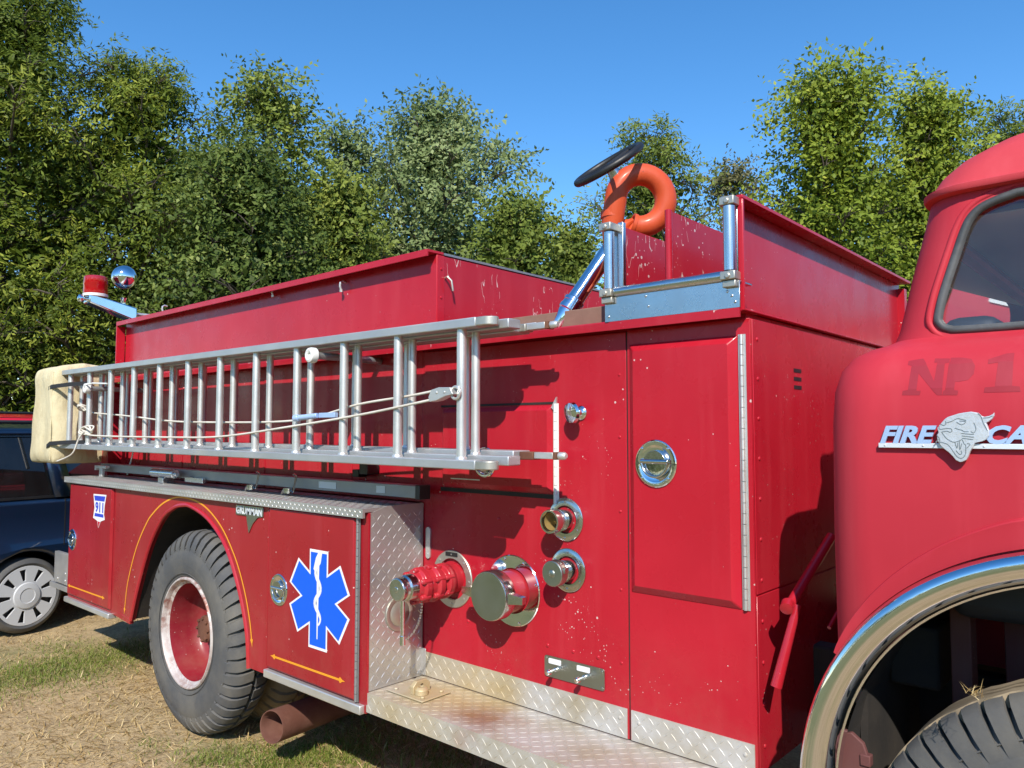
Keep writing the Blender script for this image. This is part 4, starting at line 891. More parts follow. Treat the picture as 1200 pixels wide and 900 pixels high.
# --- wheels ----------------------------------------------------------
def make_tyre(cx, y0, w, R, rim_r, lugs, style):
    """outer sidewall towards -Y at y0"""
    bm = BM(); o = Vector((cx, y0, R)); axd = (0, 1, 0)
    prof = [(rim_r, .03), (rim_r+.012, .014), (rim_r+.05, .002), (rim_r+.11, 0), (R-.105, .006), (R-.080, .016), (R-.055, .034), (R-.036, .056), (R-.030, w*.5), (R-.036, w-.056), (R-.055, w-.034), (R-.080, w-.016), (R-.105, w-.006), (rim_r+.1, w), (rim_r+.03, w-.01), (rim_r, w-.03)]
    lathe(bm, o, axd, prof, 96, cap0=False, cap1=False)
    for rr in (rim_r+.028, rim_r+.075, R-.085): tube(bm, [o+Vector((rr*math.cos(t), .003 if rr < R-.09 else .010, rr*math.sin(t))) for t in np.linspace(0, 2*PI, 97)[:-1]], .0022, 5, closed=True)
    mi = 0
    def block(t0, t1, ya, yb_, r0, r1, sk=0.0, ra=None, mi=0):
        q = []
        for (t, y, s) in ((t0, ya, 0), (t1, ya, 0), (t1, yb_, sk), (t0, yb_, sk)):
            for r in (r0, (r1 if ra is None or y != ra[0] else ra[1])): q.append(bm.verts.new(o+Vector((r*math.cos(t+s), y, r*math.sin(t+s)))))
        for f in ((0, 2, 4, 6), (1, 7, 5, 3), (0, 1, 3, 2), (2, 3, 5, 4), (4, 5, 7, 6), (6, 7, 1, 0)): bm.faces.new([q[i] for i in f]).material_index = mi
    def lug(t0, t1, poly, sk, mi=0):
        T = []; B = []; n_ = len(poly)-1
        for i, (y, r) in enumerate(poly):
            a = sk*i/n_; T.append([bm.verts.new(o+Vector((r*math.cos(t+a), y, r*math.sin(t+a)))) for t in (t0, (t0+t1)/2, t1)])
            rb_ = max(R-.115, r-.055); B.append([bm.verts.new(o+Vector((rb_*math.cos(t+a), y, rb_*math.sin(t+a)))) for t in (t0, t1)])
        for i in range(n_):
            for q in ((T[i][0], T[i][1], T[i+1][1], T[i+1][0]), (T[i][1], T[i][2], T[i+1][2], T[i+1][1]), (T[i][0], T[i+1][0], B[i+1][0], B[i][0]), (T[i][2], B[i][1], B[i+1][1], T[i+1][2])): bm.faces.new(q).material_index = mi
        for i in (0, n_): bm.faces.new((T[i][0], T[i][1], T[i][2], B[i][1], B[i][0])).material_index = mi
    for k in range(lugs):
        t = 2*PI*k/lugs; dt = 2*PI/lugs
        for side in (0, 1):
            f_ = (lambda y: y) if side == 0 else (lambda y: w-y)
            if style == 'lug': lug(t+dt*(.10+.5*side), t+dt*(.80+.5*side), [(f_(y), r) for y, r in ((.008, R-.080), (.016, R-.056), (.034, R-.026), (.056, R-.009), (w*.30, R), (w*.46, R+.003))], dt*(.55 if side == 0 else -.55))
            else: lug(t+dt*.13, t+dt*.87, [(f_(y), r) for y, r in ((.004, R-.105), (.010, R-.060), (.026, R-.022), (.042, R-.008), (w*.25, R-.002))], 0)
    if style == 'rib':
        n = 150
        for yc_ in (.36, .50, .64):
            ring = []
            for k in range(n):
                t = 2*PI*k/n; z = .006*(1 if (k//2) % 2 else -1)
                ring.append([bm.verts.new(o+Vector((r*math.cos(t), w*yc_+d_+z, r*math.sin(t)))) for d_, r in ((-.026, R-.03), (-.024, R), (.024, R), (.026, R-.03))])
            for k in range(n):
                A, B = ring[k], ring[(k+1) % n]
                for i in range(3): bm.faces.new((A[i], A[i+1], B[i+1], B[i])).material_index = 1
    return bm
def wheel(cx, y0, w, style, dish, parent_thing, far=False):
    R = .53
    ty = make_tyre(cx, y0, w, R, .285, 46 if style == 'lug' else 60, style)
    t = obj('wheel', ty, ['tyre', 'tyre_dusty'], parent_thing, ang=30)
    o = (cx, y0, R)
    bm = BM(); lathe(bm, o, (0, 1, 0), [(.290, .030), (.292, .012), (.286, .004), (.279, .004), (.274, .012), (.270, .028), (.255, .038)], 64, cap0=False, cap1=False); obj('rim_edge', bm, 'worn_white', t)
    bm = BM()
    if dish: pr_ = [(.255, .038), (.250, .06), (.246, .14), (.238, .185), (.215, .212), (.16, .224), (.115, .226), (.112, .20), (.108, .19)]
    else: pr_ = [(.255, .038), (.246, .08), (.22, .10), (.18, .06), (.14, .03), (.112, .02)]
    lathe(bm, o, (0, 1, 0), pr_, 56, cap0=False, cap1=True)
    if dish:
        for k in range(5):
            a = k*2*PI/5+.9; lathe(bm, (cx+.185*math.cos(a), y0+.216, R+.185*math.sin(a)), (0, -1, 0), [(.022, -.002), (.02, .003)], 12)
    obj('rim', bm, 'red_rim', t)
    bm = BM(); h0 = .19 if dish else .03
    lathe(bm, (cx, y0+h0, R), (0, -1, 0), [(.098, 0), (.095, .02), (.075, .03), (.072, .075), (.062, .085), (.05, .088)], 28)
    for k in range(10):
        a = k*PI/5+.2; lathe(bm, (cx+.104*math.cos(a), y0+h0+.025, R+.104*math.sin(a)), (0, -1, 0), [(.015, 0), (.015, .03), (.009, .032), (.009, .05)], 6)
    for k in range(8):
        a = k*PI/4; lathe(bm, (cx+.058*math.cos(a), y0+h0-.08, R+.058*math.sin(a)), (0, -1, 0), [(.009, -.01), (.009, .014), (.006, .016)], 6)
    obj('hub', bm, 'rust', t)
    bm = BM(); p = Vector((cx+.02, y0+.15, R+.155)); tube(bm, [p+Vector((0, .02, .01)), p+Vector((.0, -.03, -.0)), p+Vector((.01, -.04, -.02)), p+Vector((.06, -.04, -.025))], .0065, 8); obj('valve_stem', bm, 'cast', t)
    return t
wheel(-4.06, 1.93, .255, 'lug', True, truck)
t2 = make_tyre(-4.06, 2.235, .255, .53, .285, 46, 'lug'); obj('inner_wheel', t2, ['tyre_dusty', 'tyre_dusty'], truck, ang=30)
wheel(-.13, 1.985, .24, 'rib', False, truck)
for cx, w_ in ((-4.06, .255), (-.13, .24)):                 # far-side wheels
    t3 = make_tyre(cx, 4.30-w_+.05, w_, .53, .285, 46, 'lug'); obj('far_wheel', t3, ['tyre', 'tyre'], truck, ang=30)
# chassis
bm = BM()
for y in (2.72, 3.5): box(bm, -6.0, 1.2, y, y+.08, .62, .86)
box(bm, -4.14, -3.98, 2.4, 4.0, .47, .59); box(bm, -.2, -.06, 2.2, 4.1, .47, .57); box(bm, -2.5, -1.1, 2.45, 4.1, .50, .56); lathe(bm, (-4.06, 3.15, .53), (1, 0, 0), [(.05, -.2), (.19, -.08), (.19, .08), (.05, .2)], 20)
box(bm, -.69, -.56, 2.4, 4.1, .88, 1.05)
obj('chassis', bm, 'dark', truck, bev=.01)
bm = BM(); e0, e1 = atd(318, 852, 3.62), atd(400, 822, 4.05); d = (e1-e0).normalized(); L = (e1-e0).length
lathe(bm, e0, d, [(.066, .9), (.069, .004), (.072, 0), (.075, 0), (.076, .004), (.076, L), (.076, L+.55)], 32, cap0=False)
obj('exhaust_pipe', bm, 'rust_pipe', truck)

# ------------------------------------------------------------------ ladders
def ladder(root, name, Xa, Xb, y0, y1, zb, zt, rungs, rr, yr, rail=.034, tilt=True):
    f = (lambda x: (x-Xb)*-.0066) if tilt else (lambda x: 0)
    g = (lambda x: (x-Xb)*-.0038) if tilt else (lambda x: 0)
    for z, fn, hgt in ((zt-rail, f, rail), (zb, g, rail)):
        bm = BM(); v = []
        for x in (Xa, Xb):
            for y in (y0, y1):
                for dz in (0, hgt): v.append(bm.verts.new((x, y, z+fn(x)+dz)))
        for q in ((0, 1, 3, 2), (4, 6, 7, 5), (0, 4, 5, 1), (2, 3, 7, 6), (0, 2, 6, 4), (1, 5, 7, 3)): bm.faces.new([v[i] for i in q])
        obj('rail', bm, 'alu_rail', root, bev=.004)
        bm = BM()
        if name == 'front':
            for x0_, x1_ in ((Xb+.0005, Xb+.075),):
                sgn = 1 if z > 1.7 else 0
                slab(bm, [[(y0, x0_), (y1, x0_), (y1, x1_-.012), (y1-.02, x1_), (y0+.012, x1_-.01), (y0, x1_-.03)]], lambda a, c, d: Vector((c, a, d)), z+.001, z+hgt-.001)
            obj('rail_shoe', bm, 'cast', root, bev=.004)
        else: bm.free()
    for x in rungs:
        bm = BM(); cyl(bm, (x, yr, zb+rail-.003+g(x)), (x, yr, zt-rail+.003+f(x)), rr, seg=18)
        lathe(bm, (x, yr, zb+rail+g(x)), (0, 0, 1), [(rr+.004, -.001), (rr+.003, .006), (rr, .010)], 18, cap0=False, cap1=False)
        obj('rung', bm, 'alu', root)
RX = [-1.982-.3556*k for k in range(12)]
lad = thing('extension_ladder', 'long two-section aluminium ladder hung on the truck side with rope', 'ladder', (-4, 2.0, 1.46))
ladder(lad, 'front', -6.02, -1.885, 1.915, 1.972, 1.465, 2.004, RX, .0180, 1.945)
ladder(lad, 'back', -6.0, -1.79, 1.985, 2.050, 1.480, 1.998, RX, .0165, 2.018)
bm = BM()                                                   # halyard
def at2(pts, y): return [Vector(at(*p, y)) for p in pts]
R1_ = smooth_path([tuple(q) for q in at2([(100, 509), (120, 511), (200, 512.5), (260, 511.5), (340, 500), (420, 486.5), (490, 472), (512, 467)], 1.922)], 8)
R2_ = smooth_path([tuple(q) for q in at2([(110, 484), (150, 487.5), (200, 493.5), (260, 495), (330, 494), (372, 488), (420, 474), (480, 464), (512, 457.5)], 1.982)], 8)
tube(bm, R1_, .0052, 8); tube(bm, R2_, .0052, 8)
kn = Vector(at(100, 505, 1.915))
for j in range(3): tube(bm, [kn+Vector((.10*math.cos(t)+.03*j, -.012*math.sin(2*t+j), .022*math.sin(t)+.006*j)) for t in np.linspace(0, 2*PI, 25)[:-1]], .0055, 8, closed=True)
tail = smooth_path([tuple(q) for q in [Vector(at(98, 506, 1.905)), Vector(at(92, 515, 1.89)), Vector(at(86, 530, 1.875)), Vector(at(78, 536, 1.87)), Vector(at(67, 540.5, 1.87))]], 6)
tube(bm, tail, .0056, 8)
k2 = Vector(at(97, 478, 1.99))
for j in range(2): tube(bm, [k2+Vector((.035*math.cos(t), -.03*math.sin(t), .018*math.sin(t+j))) for t in np.linspace(0, 2*PI, 21)[:-1]], .006, 8, closed=True)
tube(bm, [k2, Vector(at(104, 482, 1.99)), Vector(at(111, 484, 1.982))], .0052, 8)
obj('halyard', bm, 'rope', lad, ang=60)
bm = BM(); pc = Vector(at(524, 461, 1.93)); slab(bm, [[(pc.x-.075, pc.z-.012), (pc.x-.06, pc.z+.014), (pc.x-.02, pc.z+.022), (pc.x+.04, pc.z+.020), (pc.x+.055, pc.z-.005), (pc.x+.02, pc.z-.010), (pc.x-.03, pc.z-.026), (pc.x-.07, pc.z-.030)]], XZ, 1.905, 1.94)
for x in (-.03, .012): lathe(bm, (pc.x+x, 1.905, pc.z+.003), ax, [(.006, 0), (.004, .003)], 10)
tube(bm, [pc+Vector((.055, -.01, 0))+Vector((.022*math.cos(t), 0, .022*math.sin(t))) for t in np.linspace(0, 2*PI, 17)[:-1]], .006, 8, closed=True)
obj('pulley', bm, 'alu', lad, bev=.002)
bm = BM(); q0 = Vector(at(346, 490, 1.915)); q1 = Vector(at(372, 487, 1.95)); tube(bm, [q0, q1], .012, 10); lathe(bm, q0, (q1-q0), [(.016, -.005), (.016, .02)], 12); box(bm, q1.x, q1.x+.12, 1.955, 1.975, q1.z-.01, q1.z+.012); obj('rope_clasp', bm, 'letter_sky_tint', lad, bev=.002)
rl_ = thing('roof_ladder', 'narrower aluminium ladder behind, its ends reaching past the front one', 'ladder', (-4, 2.12, 1.48))
ladder(rl_, 'roof', -5.9, -1.83, 2.056, 2.150, 1.497, 1.993, [-2.11-.3565*k for k in range(11)], .0150, 2.10, .034)
for z, rust in ((1.499, 1), (1.962, 0)):
    bm = BM(); box(bm, -1.829, -1.765 if rust else -1.80, 2.086, 2.134, z, z+.028); obj('rail_plug', bm, 'rust' if rust else 'cast', rl_, bev=.003)
    bm = BM(); x0_ = -1.764 if rust else -1.799; box(bm, x0_, x0_+.085, 2.092, 2.128, z+.004, z+.027); box(bm, x0_+.086, x0_+.10, 2.09, 2.13, z+.002, z+.029, 1); lathe(bm, (x0_+.10, 2.11, z+.0155), (1, 0, 0), [(.0135, 0), (.0135, .025), (.009, .032)], 14); obj('roof_hook', bm, ['alu', 'rust'], rl_, bev=.002)
# pegs that carry the ladders are bolted to the truck body
for px, py in ((362, 416), (99, 455)):
    c_ = Vector(at(px, py, 1.885 if px > 200 else 1.90)); bm = BM(); cyl(bm, (c_.x, c_.y+.03, c_.z), (c_.x, YM, c_.z), .016, seg=16); pg = obj('ladder_peg', bm, 'alu_dark', truck)
    bm = BM(); lathe(bm, c_, (0, 1, 0), [(.012, .008), (.012, 0), (.022, -.004), (.031, 0), (.034, .010), (.034, .028), (.028, .034), (.016, .035)], 28, cap0=True); obj('bumper_ring', bm, 'white', pg)
bm = BM(); c_ = Vector(at(99, 455, 1.90)); tube(bm, [c_+Vector((0, 0, .02)), c_+Vector((.14, .0, .028)), c_+Vector((.30, .03, .02))], .005, 8); obj('tie_rod', bm, 'white', pg)
# canvas cover over the ladder ends
bm = BM()
NX, NY, NZ = 8, 6, 12; X0_, X1_, Y0_, Y1_, Z0_, Z1_ = -6.47, -5.985, 1.872, 2.27, 1.372, 2.062
bmesh.ops.create_cube(bm, size=1.0); bmesh.ops.subdivide_edges(bm, edges=bm.edges[:], cuts=11, use_grid_fill=True)
rr = random.Random(3)
from mathutils import noise as mn
for v in bm.verts:
    x, y, z = v.co
    k = 1-.045*(1-math.cos(min(1, abs(z)*2)**6*PI))/2
    rd = lambda a: a
    # rounded-box: pull the corners in
    p = Vector((x*2, y*2, z*2)); q = Vector((max(-.80, min(.80, p.x)), max(-.66, min(.66, p.y)), max(-.90, min(.90, p.z)))); dlt = p-q
    ln = math.sqrt((dlt.x/.20)**2+(dlt.y/.34)**2+(dlt.z/.10)**2); 
    if ln > 1: dlt = dlt/ln
    p = q+dlt
    nx = X0_+(p.x+1)/2*(X1_-X0_); ny = Y0_+(p.y+1)/2*(Y1_-Y0_); nz = Z0_+(p.z+1)/2*(Z1_-Z0_)
    low_ = max(0, (-.5-z)*0+(.15-(nz-Z0_))/.15) if nz < Z0_+.15 else 0
    nx -= .03*low_ if x < 0 else 0; ny -= .008*low_
    nz += .035*(1-abs(p.y))*(1 if z > .3 else 0) * (1 if x > -.3 else .3)
    n_ = mn.noise(Vector((nx*5, ny*5, nz*4)))*.020 + mn.noise(Vector((nx*13, ny*13, nz*5)))*.013
    v.co = Vector((nx+n_, ny+n_*.8, nz+n_*.5))
o_ = obj('ladder_cover', bm, 'canvas', None, ang=70); md = o_.modifiers.new('s', 'SUBSURF'); md.levels = md.render_levels = 1
tag(o_, 'cream canvas pad covering the rear ends of the ladders', 'ladder cover')
bm = BM(); tube(bm, [Vector((-6.03+.004*math.sin(k*1.7), 1.872+.003*math.sin(k), 1.40+.62*k/14)) for k in range(15)], .0045, 6); tube(bm, [Vector((-6.44+.40*k/10, 1.876, 1.452+.004*math.sin(k*2))) for k in range(11)], .0045, 6); obj('seam', bm, 'canvas', o_)
for z0, z1, nm in ((1.905, 1.915, 0), (1.492, 1.515, 1)):
    bm = BM(); P_ = [Vector((-6.09, 1.864, z0)), Vector((-6.02, 1.862, z1)), Vector((-5.80, 1.905, z1+.01)), Vector((-5.62, 1.96, z1+.012))]
    R = [(p + Vector((0, 0, -.014)), p + Vector((0, 0, .014))) for p in P_]
    for s in (0, .003):
        V = [[bm.verts.new(q+Vector((0, s, 0))) for q in r] for r in R]
        for A, B in zip(V, V[1:]): bm.faces.new((A[0], B[0], B[1], A[1]))
    obj('strap', bm, 'strap', o_, smooth=False)

# ------------------------------------------------------------------ parked vehicles behind
def car_wheel(parent, c, axd, R, w=.2):
    bm = BM(); a = Vector(axd).normalized()
    lathe(bm, Vector(c), -a, [(R*.78, .012), (R*.80, .000), (R*.87, -.010), (R*.95, .002), (R, .025), (R, w-.02), (R*.9, w), (R*.7, w)], 56, cap0=False, cap1=True)
    t = obj('wheel', bm, 'tyre', parent)
    _, u, v = frame_of(-a); bm = BM(); c = Vector(c)
    P2 = lambda p, q, d: c + u*p + v*q + a*d
    holes = []
    for k in range(9):
        t0 = 2*PI*k/9; h = []
        for ang, rr_ in ((-.115, .735), (.115, .735), (.085, .42), (-.085, .42)):
            h.append((R*rr_*.98*math.cos(t0+ang), R*rr_*.98*math.sin(t0+ang)))
        holes.append(h)
    slab(bm, [circ(0, 0, R*.80, 54)] + holes, P2, .004, -.012)
    lathe(bm, c+a*.004, a, [(R*.36, -.001), (R*.34, .010), (R*.20, .016), (R*.19, .012), (R*.02, .013)], 36, cap0=False)
    obj('hubcap', bm, 'hub_silver', t, bev=.003)
    bm = BM(); slab(bm, [circ(0, 0, R*.76, 40)], P2, -.030, -.04); obj('wheel_inside', bm, 'black', t)
    return t
def vehicle(name, label, cat, base, heading, dims, paintm, glassm, detail=True, wheelR=.30):
    """base: ground point under the rear near wheel; heading: unit vector along the car; the near side faces (heading x up)"""
    hx = Vector((heading[0], heading[1], 0)).normalized(); sx = Vector((-hx.y, hx.x, 0))     # sx points away from the viewer
    L, Wd, Ht, wb, roh = dims
    root = thing(name, label, cat, Vector((base[0], base[1], 0)))
    def P3(a, c, d): return Vector((base[0], base[1], 0)) + hx*a + sx*d + Vector((0, 0, c))    # a along, c up, d depth
    belt = Ht*.635; rx0, rx1 = -roh, L-roh
    # lower body side profile with wheel openings
    def arch(cx, n=18): return [(cx+(wheelR+.055)*math.cos(t), wheelR+.0+(wheelR+.055)*math.sin(t)) for t in np.linspace(0, PI, n)]
    low = [(rx0+.03, .30), (rx0, .55), (rx0+.02, belt-.1), (rx0+.08, belt), (rx1-1.15, belt-.02), (rx1-.35, belt-.16), (rx1-.05, belt-.34), (rx1, .5), (rx1-.05, .24)]
    bottom = []
    for cx in (wb, 0): bottom += [(cx+wheelR+.056, .22)] + arch(cx) + [(cx-wheelR-.056, .22)]
    bm = BM(); slab(bm, [low + bottom], P3, 0.0, .10)
    slab(bm, [low + bottom], P3, Wd-.10, Wd); slab(bm, [low+[(wb+wheelR+.06, .24), (wb+wheelR+.06, .75), (wb-wheelR-.06, .75), (wb-wheelR-.06, .24), (wheelR+.06, .24), (wheelR+.06, .75), (-wheelR-.06, .75), (-wheelR-.06, .24)]], P3, .1005, Wd-.1005)
    body_ = obj('body', bm, paintm, root, bev=.035, seg=3)
    # greenhouse : pillars and roof
    g0, g1, rr0, rr1 = rx0+.10, rx1-1.20, rx0+.22, rx1-1.72
    ins = .14
    def Pg(a, t, side): # t 0 belt..1 roof
        return P3(a, belt-.002+(Ht-.09-belt)*t, (.03+ins*t) if side == 0 else Wd-(.03+ins*t))
    splits = [0, .30, .62, .80, 1.0]
    bm = BM()
    ra_, rb_ = [], []
    def strip(b0, b1, t0, t1, side, mi=0):
        v = [bm.verts.new(Pg(*q, side)) for q in ((b0, 0), (b1, 0), (t1, 1), (t0, 1))]; bm.faces.new(v)
    lerp = lambda a, c, t: a+(c-a)*t
    wins = []
    edges = [0, .035, .285, .335, .60, .65, .93, 1.0]
    for i in range(0, 7):
        b0, b1, t0, t1 = lerp(g0, g1, edges[i]), lerp(g0, g1, edges[i+1]), lerp(rr0, rr1, edges[i]), lerp(rr0, rr1, edges[i+1])
        for side in (0, 1):
            if i % 2 == 0: strip(b0, b1, t0, t1, side)
            else: wins.append((b0, b1, t0, t1, side))
    # roof as a crowned lofted shell
    roofv = []
    for a, t in ((rr0-.10, 0), (rr0-.03, .5), (rr0+.10, .85), (lerp(rr0, rr1, .5), 1), (rr1-.15, .9), (rr1+.05, .3)):
        roofv.append([bm.verts.new(P3(a, Ht-.09+.085*t*(1-abs(s)**3.0)-.004*abs(s), Wd/2+s*(Wd/2-.155))) for s in np.linspace(-1, 1, 13)])
    for A, B in zip(roofv, roofv[1:]):
        for k in range(12): bm.faces.new((A[k], A[k+1], B[k+1], B[k]))
    gh = obj('greenhouse', bm, paintm, root); md = gh.modifiers.new('s', 'SOLIDIFY'); md.thickness = .03; md.offset = 1
    for (b0, b1, t0, t1, side) in wins:
        bm = BM(); v = [bm.verts.new(Pg(*q, side)) for q in ((b0, .02), (b1, .02), (t1, .96), (t0, .96))]; bm.faces.new(v); obj('side_window', bm, glassm, gh, smooth=False)
    bm = BM(); v = [bm.verts.new(q) for q in (Pg(g1, 0, 0), Pg(g1, 0, 1), Pg(rr1, 1, 1), Pg(rr1, 1, 0))]; bm.faces.new(v); obj('windscreen', bm, glassm, gh, smooth=False)
    bm = BM(); v = [bm.verts.new(q) for q in (Pg(g0, 0, 0), Pg(g0, 0, 1), Pg(rr0, 1, 1), Pg(rr0, 1, 0))]; bm.faces.new(v); obj('rear_window', bm, glassm, gh, smooth=False)
    bm = BM(); s1 = lerp(g0, g1, .66); box_pts = []
    for a0, a1 in ((.8, 1.0), (1.75, 1.95)):
        slab(bm, [[(a0, belt-.3), (a1, belt-.3), (a1-.1, belt+.28), (a0-.1, belt+.28)]], P3, .25, Wd-.25)
    obj('seat', bm, 'seat_vinyl', root, bev=.04)
    # door seams, handles, sill trim
    bm = BM()
    for fx in (.31, .625, .98):
        x = lerp(g0, g1, fx); slab(bm, [[(x-.004, .30 if fx != .31 else .66), (x+.004, .30 if fx != .31 else .66), (x+.004, belt-.01), (x-.004, belt-.01)]], P3, -.0015, .004)
    obj('door_seam', bm, 'black', body_)
    for fx in (.345, .655):
        x = lerp(g0, g1, fx); bm = BM(); slab(bm, [rrect(x+.01, x+.22, belt-.195, belt-.155, .018)], P3, -.028, .0); obj('door_handle', bm, 'black', body_, bev=.006)
    bm = BM(); slab(bm, [[(g0+.02, belt+.002), (g1-.02, belt+.002), (g1-.02, belt+.022), (g0+.02, belt+.022)]], P3, .016, .028); obj('window_trim', bm, 'black', body_)
    for cx in (0, wb):
        for d_, ad_ in ((.02, -sx), (Wd-.02, sx)): car_wheel(root, P3(cx, wheelR, d_), ad_, wheelR)
    bm = BM(); slab(bm, [[(rx0+.2, .2), (rx1-.2, .2), (rx1-.2, .5), (rx0+.2, .5)]], P3, .25, Wd-.25); obj('underbody', bm, 'dark', root)
    bm = BM()
    for d_ in (.20, Wd-.20): tube(bm, [P3(rr0+.1, Ht-.05, d_), P3(rr0+.2, Ht+.015, d_), P3(rr1-.3, Ht+.015, d_), P3(rr1-.15, Ht-.05, d_)], .016, 8)
    obj('roof_rail', bm, 'black', gh)
    return root
vb_ = atz(31, 742)
vehicle('blue_van', 'dark blue car with silver hubcaps parked behind the fire truck', 'car', (vb_.x, vb_.y), (-.204, .979), (4.6, 1.8, 1.66, 2.72, .85), 'van', 'glass_dark', wheelR=.292)
rc = atd(20, 600, 9.4)
vehicle('red_car', 'bright red car hidden behind the dark blue car, only its roof showing', 'car', (rc.x+.9, rc.y-1.0), (-.18, .98), (4.6, 1.82, 1.80, 2.7, .85), 'car_red', 'glass_dark', wheelR=.33)

fe_c = atd(1090, 505, 8.2); fd = Vector((.93, .37, 0)).normalized(); fs = Vector((-fd.y, fd.x, 0))
def FP(a, c, d): return Vector((fe_c.x, fe_c.y, 0)) + fd*a + fs*d + Vector((0, 0, c))
fe = thing('fire_engine', 'tall red fire engine parked beyond, glimpsed through the cab windows', 'fire truck', (fe_c.x, fe_c.y, 0))
bm = BM(); slab(bm, [[(0, .55), (.55, .55), (.6, 1.0), (.9, 1.2), (1.2, 1.2), (1.5, 1.0), (1.55, .55), (5.6, .55), (5.6, 2.95), (5.5, 3.05), (.05, 3.05), (0, 2.98)]], FP, 0, 2.2); fb = obj('body', bm, 'red_flat', fe, bev=.03)
for k in range(4):
    bm = BM(); slab(bm, [rrect(.12+k*.86, .90+k*.86, 1.3, 2.35, .03)], FP, -.012, .0); obj('locker_door', bm, 'red_flat', fb, bev=.004)
bm = BM(); slab(bm, [rrect(.2, 3.4, 2.55, 2.75, .02)], FP, -.02, .0); obj('white_band', bm, 'decal_white', fb, bev=.005)
bm = BM(); slab(bm, [rrect(3.9, 5.3, 1.75, 2.65, .08)], FP, -.006, -.002); obj('cab_window', bm, 'glass_dark', fb)
bm = BM(); tube(bm, [FP(.2, 3.06, .2), FP(.25, 3.22, .2), FP(3.2, 3.22, .2), FP(3.25, 3.06, .2)], .02, 8); obj('roof_rail', bm, 'alu', fb)
for a in (1.05, 4.7):
    for d_, ad_ in ((.03, -fs), (2.17, fs)): car_wheel(fe, FP(a, .5, d_), ad_, .5, .28)

# ------------------------------------------------------------------ ground, grass
def grid_axis(n, span):
    t = np.linspace(-1, 1, n); return np.sinh(t*5.2)/math.sinh(5.2)*span
def ground_h(x, y):
    return .012*np.sin(x*2.1+.7*np.sin(y*1.3))*np.cos(y*1.7+x*.4) + .008*np.sin(x*5.3+1)*np.sin(y*4.7) - .012
n = 170; gx = grid_axis(n, 300)-4.5; gy = grid_axis(n, 300)+2.5
GX, GY = np.meshgrid(gx, gy, indexing='ij'); GZ = ground_h(GX, GY)*np.clip(1.2-np.hypot(GX+4, GY-2)/30, 0, 1)
verts = np.stack([GX, GY, GZ], -1).reshape(-1, 3); idx = np.arange(n*n).reshape(n, n)
faces = np.stack([idx[:-1, :-1], idx[1:, :-1], idx[1:, 1:], idx[:-1, 1:]], -1).reshape(-1, 4)
def np_mesh(name, v, f, attr=None, mat=None):
    me = bpy.data.meshes.new(name); k = f.shape[1]
    me.vertices.add(len(v)); me.vertices.foreach_set('co', v.astype(np.float32).ravel())
    me.loops.add(f.size); me.loops.foreach_set('vertex_index', f.astype(np.int32).ravel())
    me.polygons.add(len(f)); me.polygons.foreach_set('loop_start', np.arange(0, f.size, k, dtype=np.int32)); me.polygons.foreach_set('loop_total', np.full(len(f), k, np.int32))
    me.update(calc_edges=True); me.validate()
    if attr is not None:
        a = me.attributes.new('tint', 'FLOAT', 'FACE'); a.data.foreach_set('value', attr.astype(np.float32))
    return me
g_ = obj('ground', np_mesh('ground', verts, faces), 'ground', None); g_['kind'] = 'structure'
def blades(N, xy, hmin, hmax, wid, lie, seed, curl=.4):
    r = np.random.default_rng(seed); base = np.column_stack([xy, ground_h(xy[:, 0], xy[:, 1])-.004])
    az = r.uniform(0, 2*PI, N); up = np.clip(r.normal(lie, .22, N), .02, 1.5); h = r.uniform(hmin, hmax, N)
    d = np.column_stack([np.cos(az)*np.cos(up), np.sin(az)*np.cos(up), np.sin(up)]); s = np.column_stack([-np.sin(az), np.cos(az), np.zeros(N)])*(wid*r.uniform(.6, 1.4, N))[:, None]
    mid = base + d*(h*.55)[:, None]; d2 = d.copy(); d2[:, 2] -= curl*r.uniform(.2, 1, N); tip = mid + d2*(h*.5)[:, None]; tip[:, 2] = np.maximum(tip[:, 2], base[:, 2]+.003)
    v = np.stack([base-s, base+s, mid+s*.8, mid-s*.8, tip+s*.1, tip-s*.1], 1).reshape(-1, 3); o6 = np.arange(N)[:, None]*6
    f = np.concatenate([o6+np.array([[0, 1, 2, 3]]), o6+np.array([[3, 2, 4, 5]])]); t = r.random(N); return v, f, np.concatenate([t, t])
# straw litter over the visible ground
def scatter(N, x0, x1, y0, y1, seed):
    r = np.random.default_rng(seed); return np.column_stack([r.uniform(x0, x1, N), r.uniform(y0, y1, N)])
xy = scatter(95000, -8.6, -2.2, .5, 4.6, 5)
cl = np.sin(xy[:, 0]*2.3+np.sin(xy[:, 1]*3))*np.cos(xy[:, 1]*2.9+xy[:, 0]*1.1); xy = xy[RNG.random(len(xy)) < np.clip(.62+.55*cl, .12, 1)]
v, f, t = blades(len(xy), xy, .03, .10, .0024, .12, 6)
tq = atz(1144, 806, 1.062); vt, ft, tt = blades(34, np.array([[tq.x, tq.y]])+np.random.default_rng(4).normal(0, .012, (34, 2)), .012, .036, .0009, .5, 12); vt[:, 2] += 1.062
f = np.concatenate([f, ft+len(v)]); v = np.concatenate([v, vt]); t = np.concatenate([t, tt])
so = obj('straw_litter', np_mesh('straw_litter', v, f, t), 'straw', None, smooth=False); tag(so, 'dry cut straw scattered over the bare ground', 'straw', kind='stuff')
pts = []
r = np.random.default_rng(8)
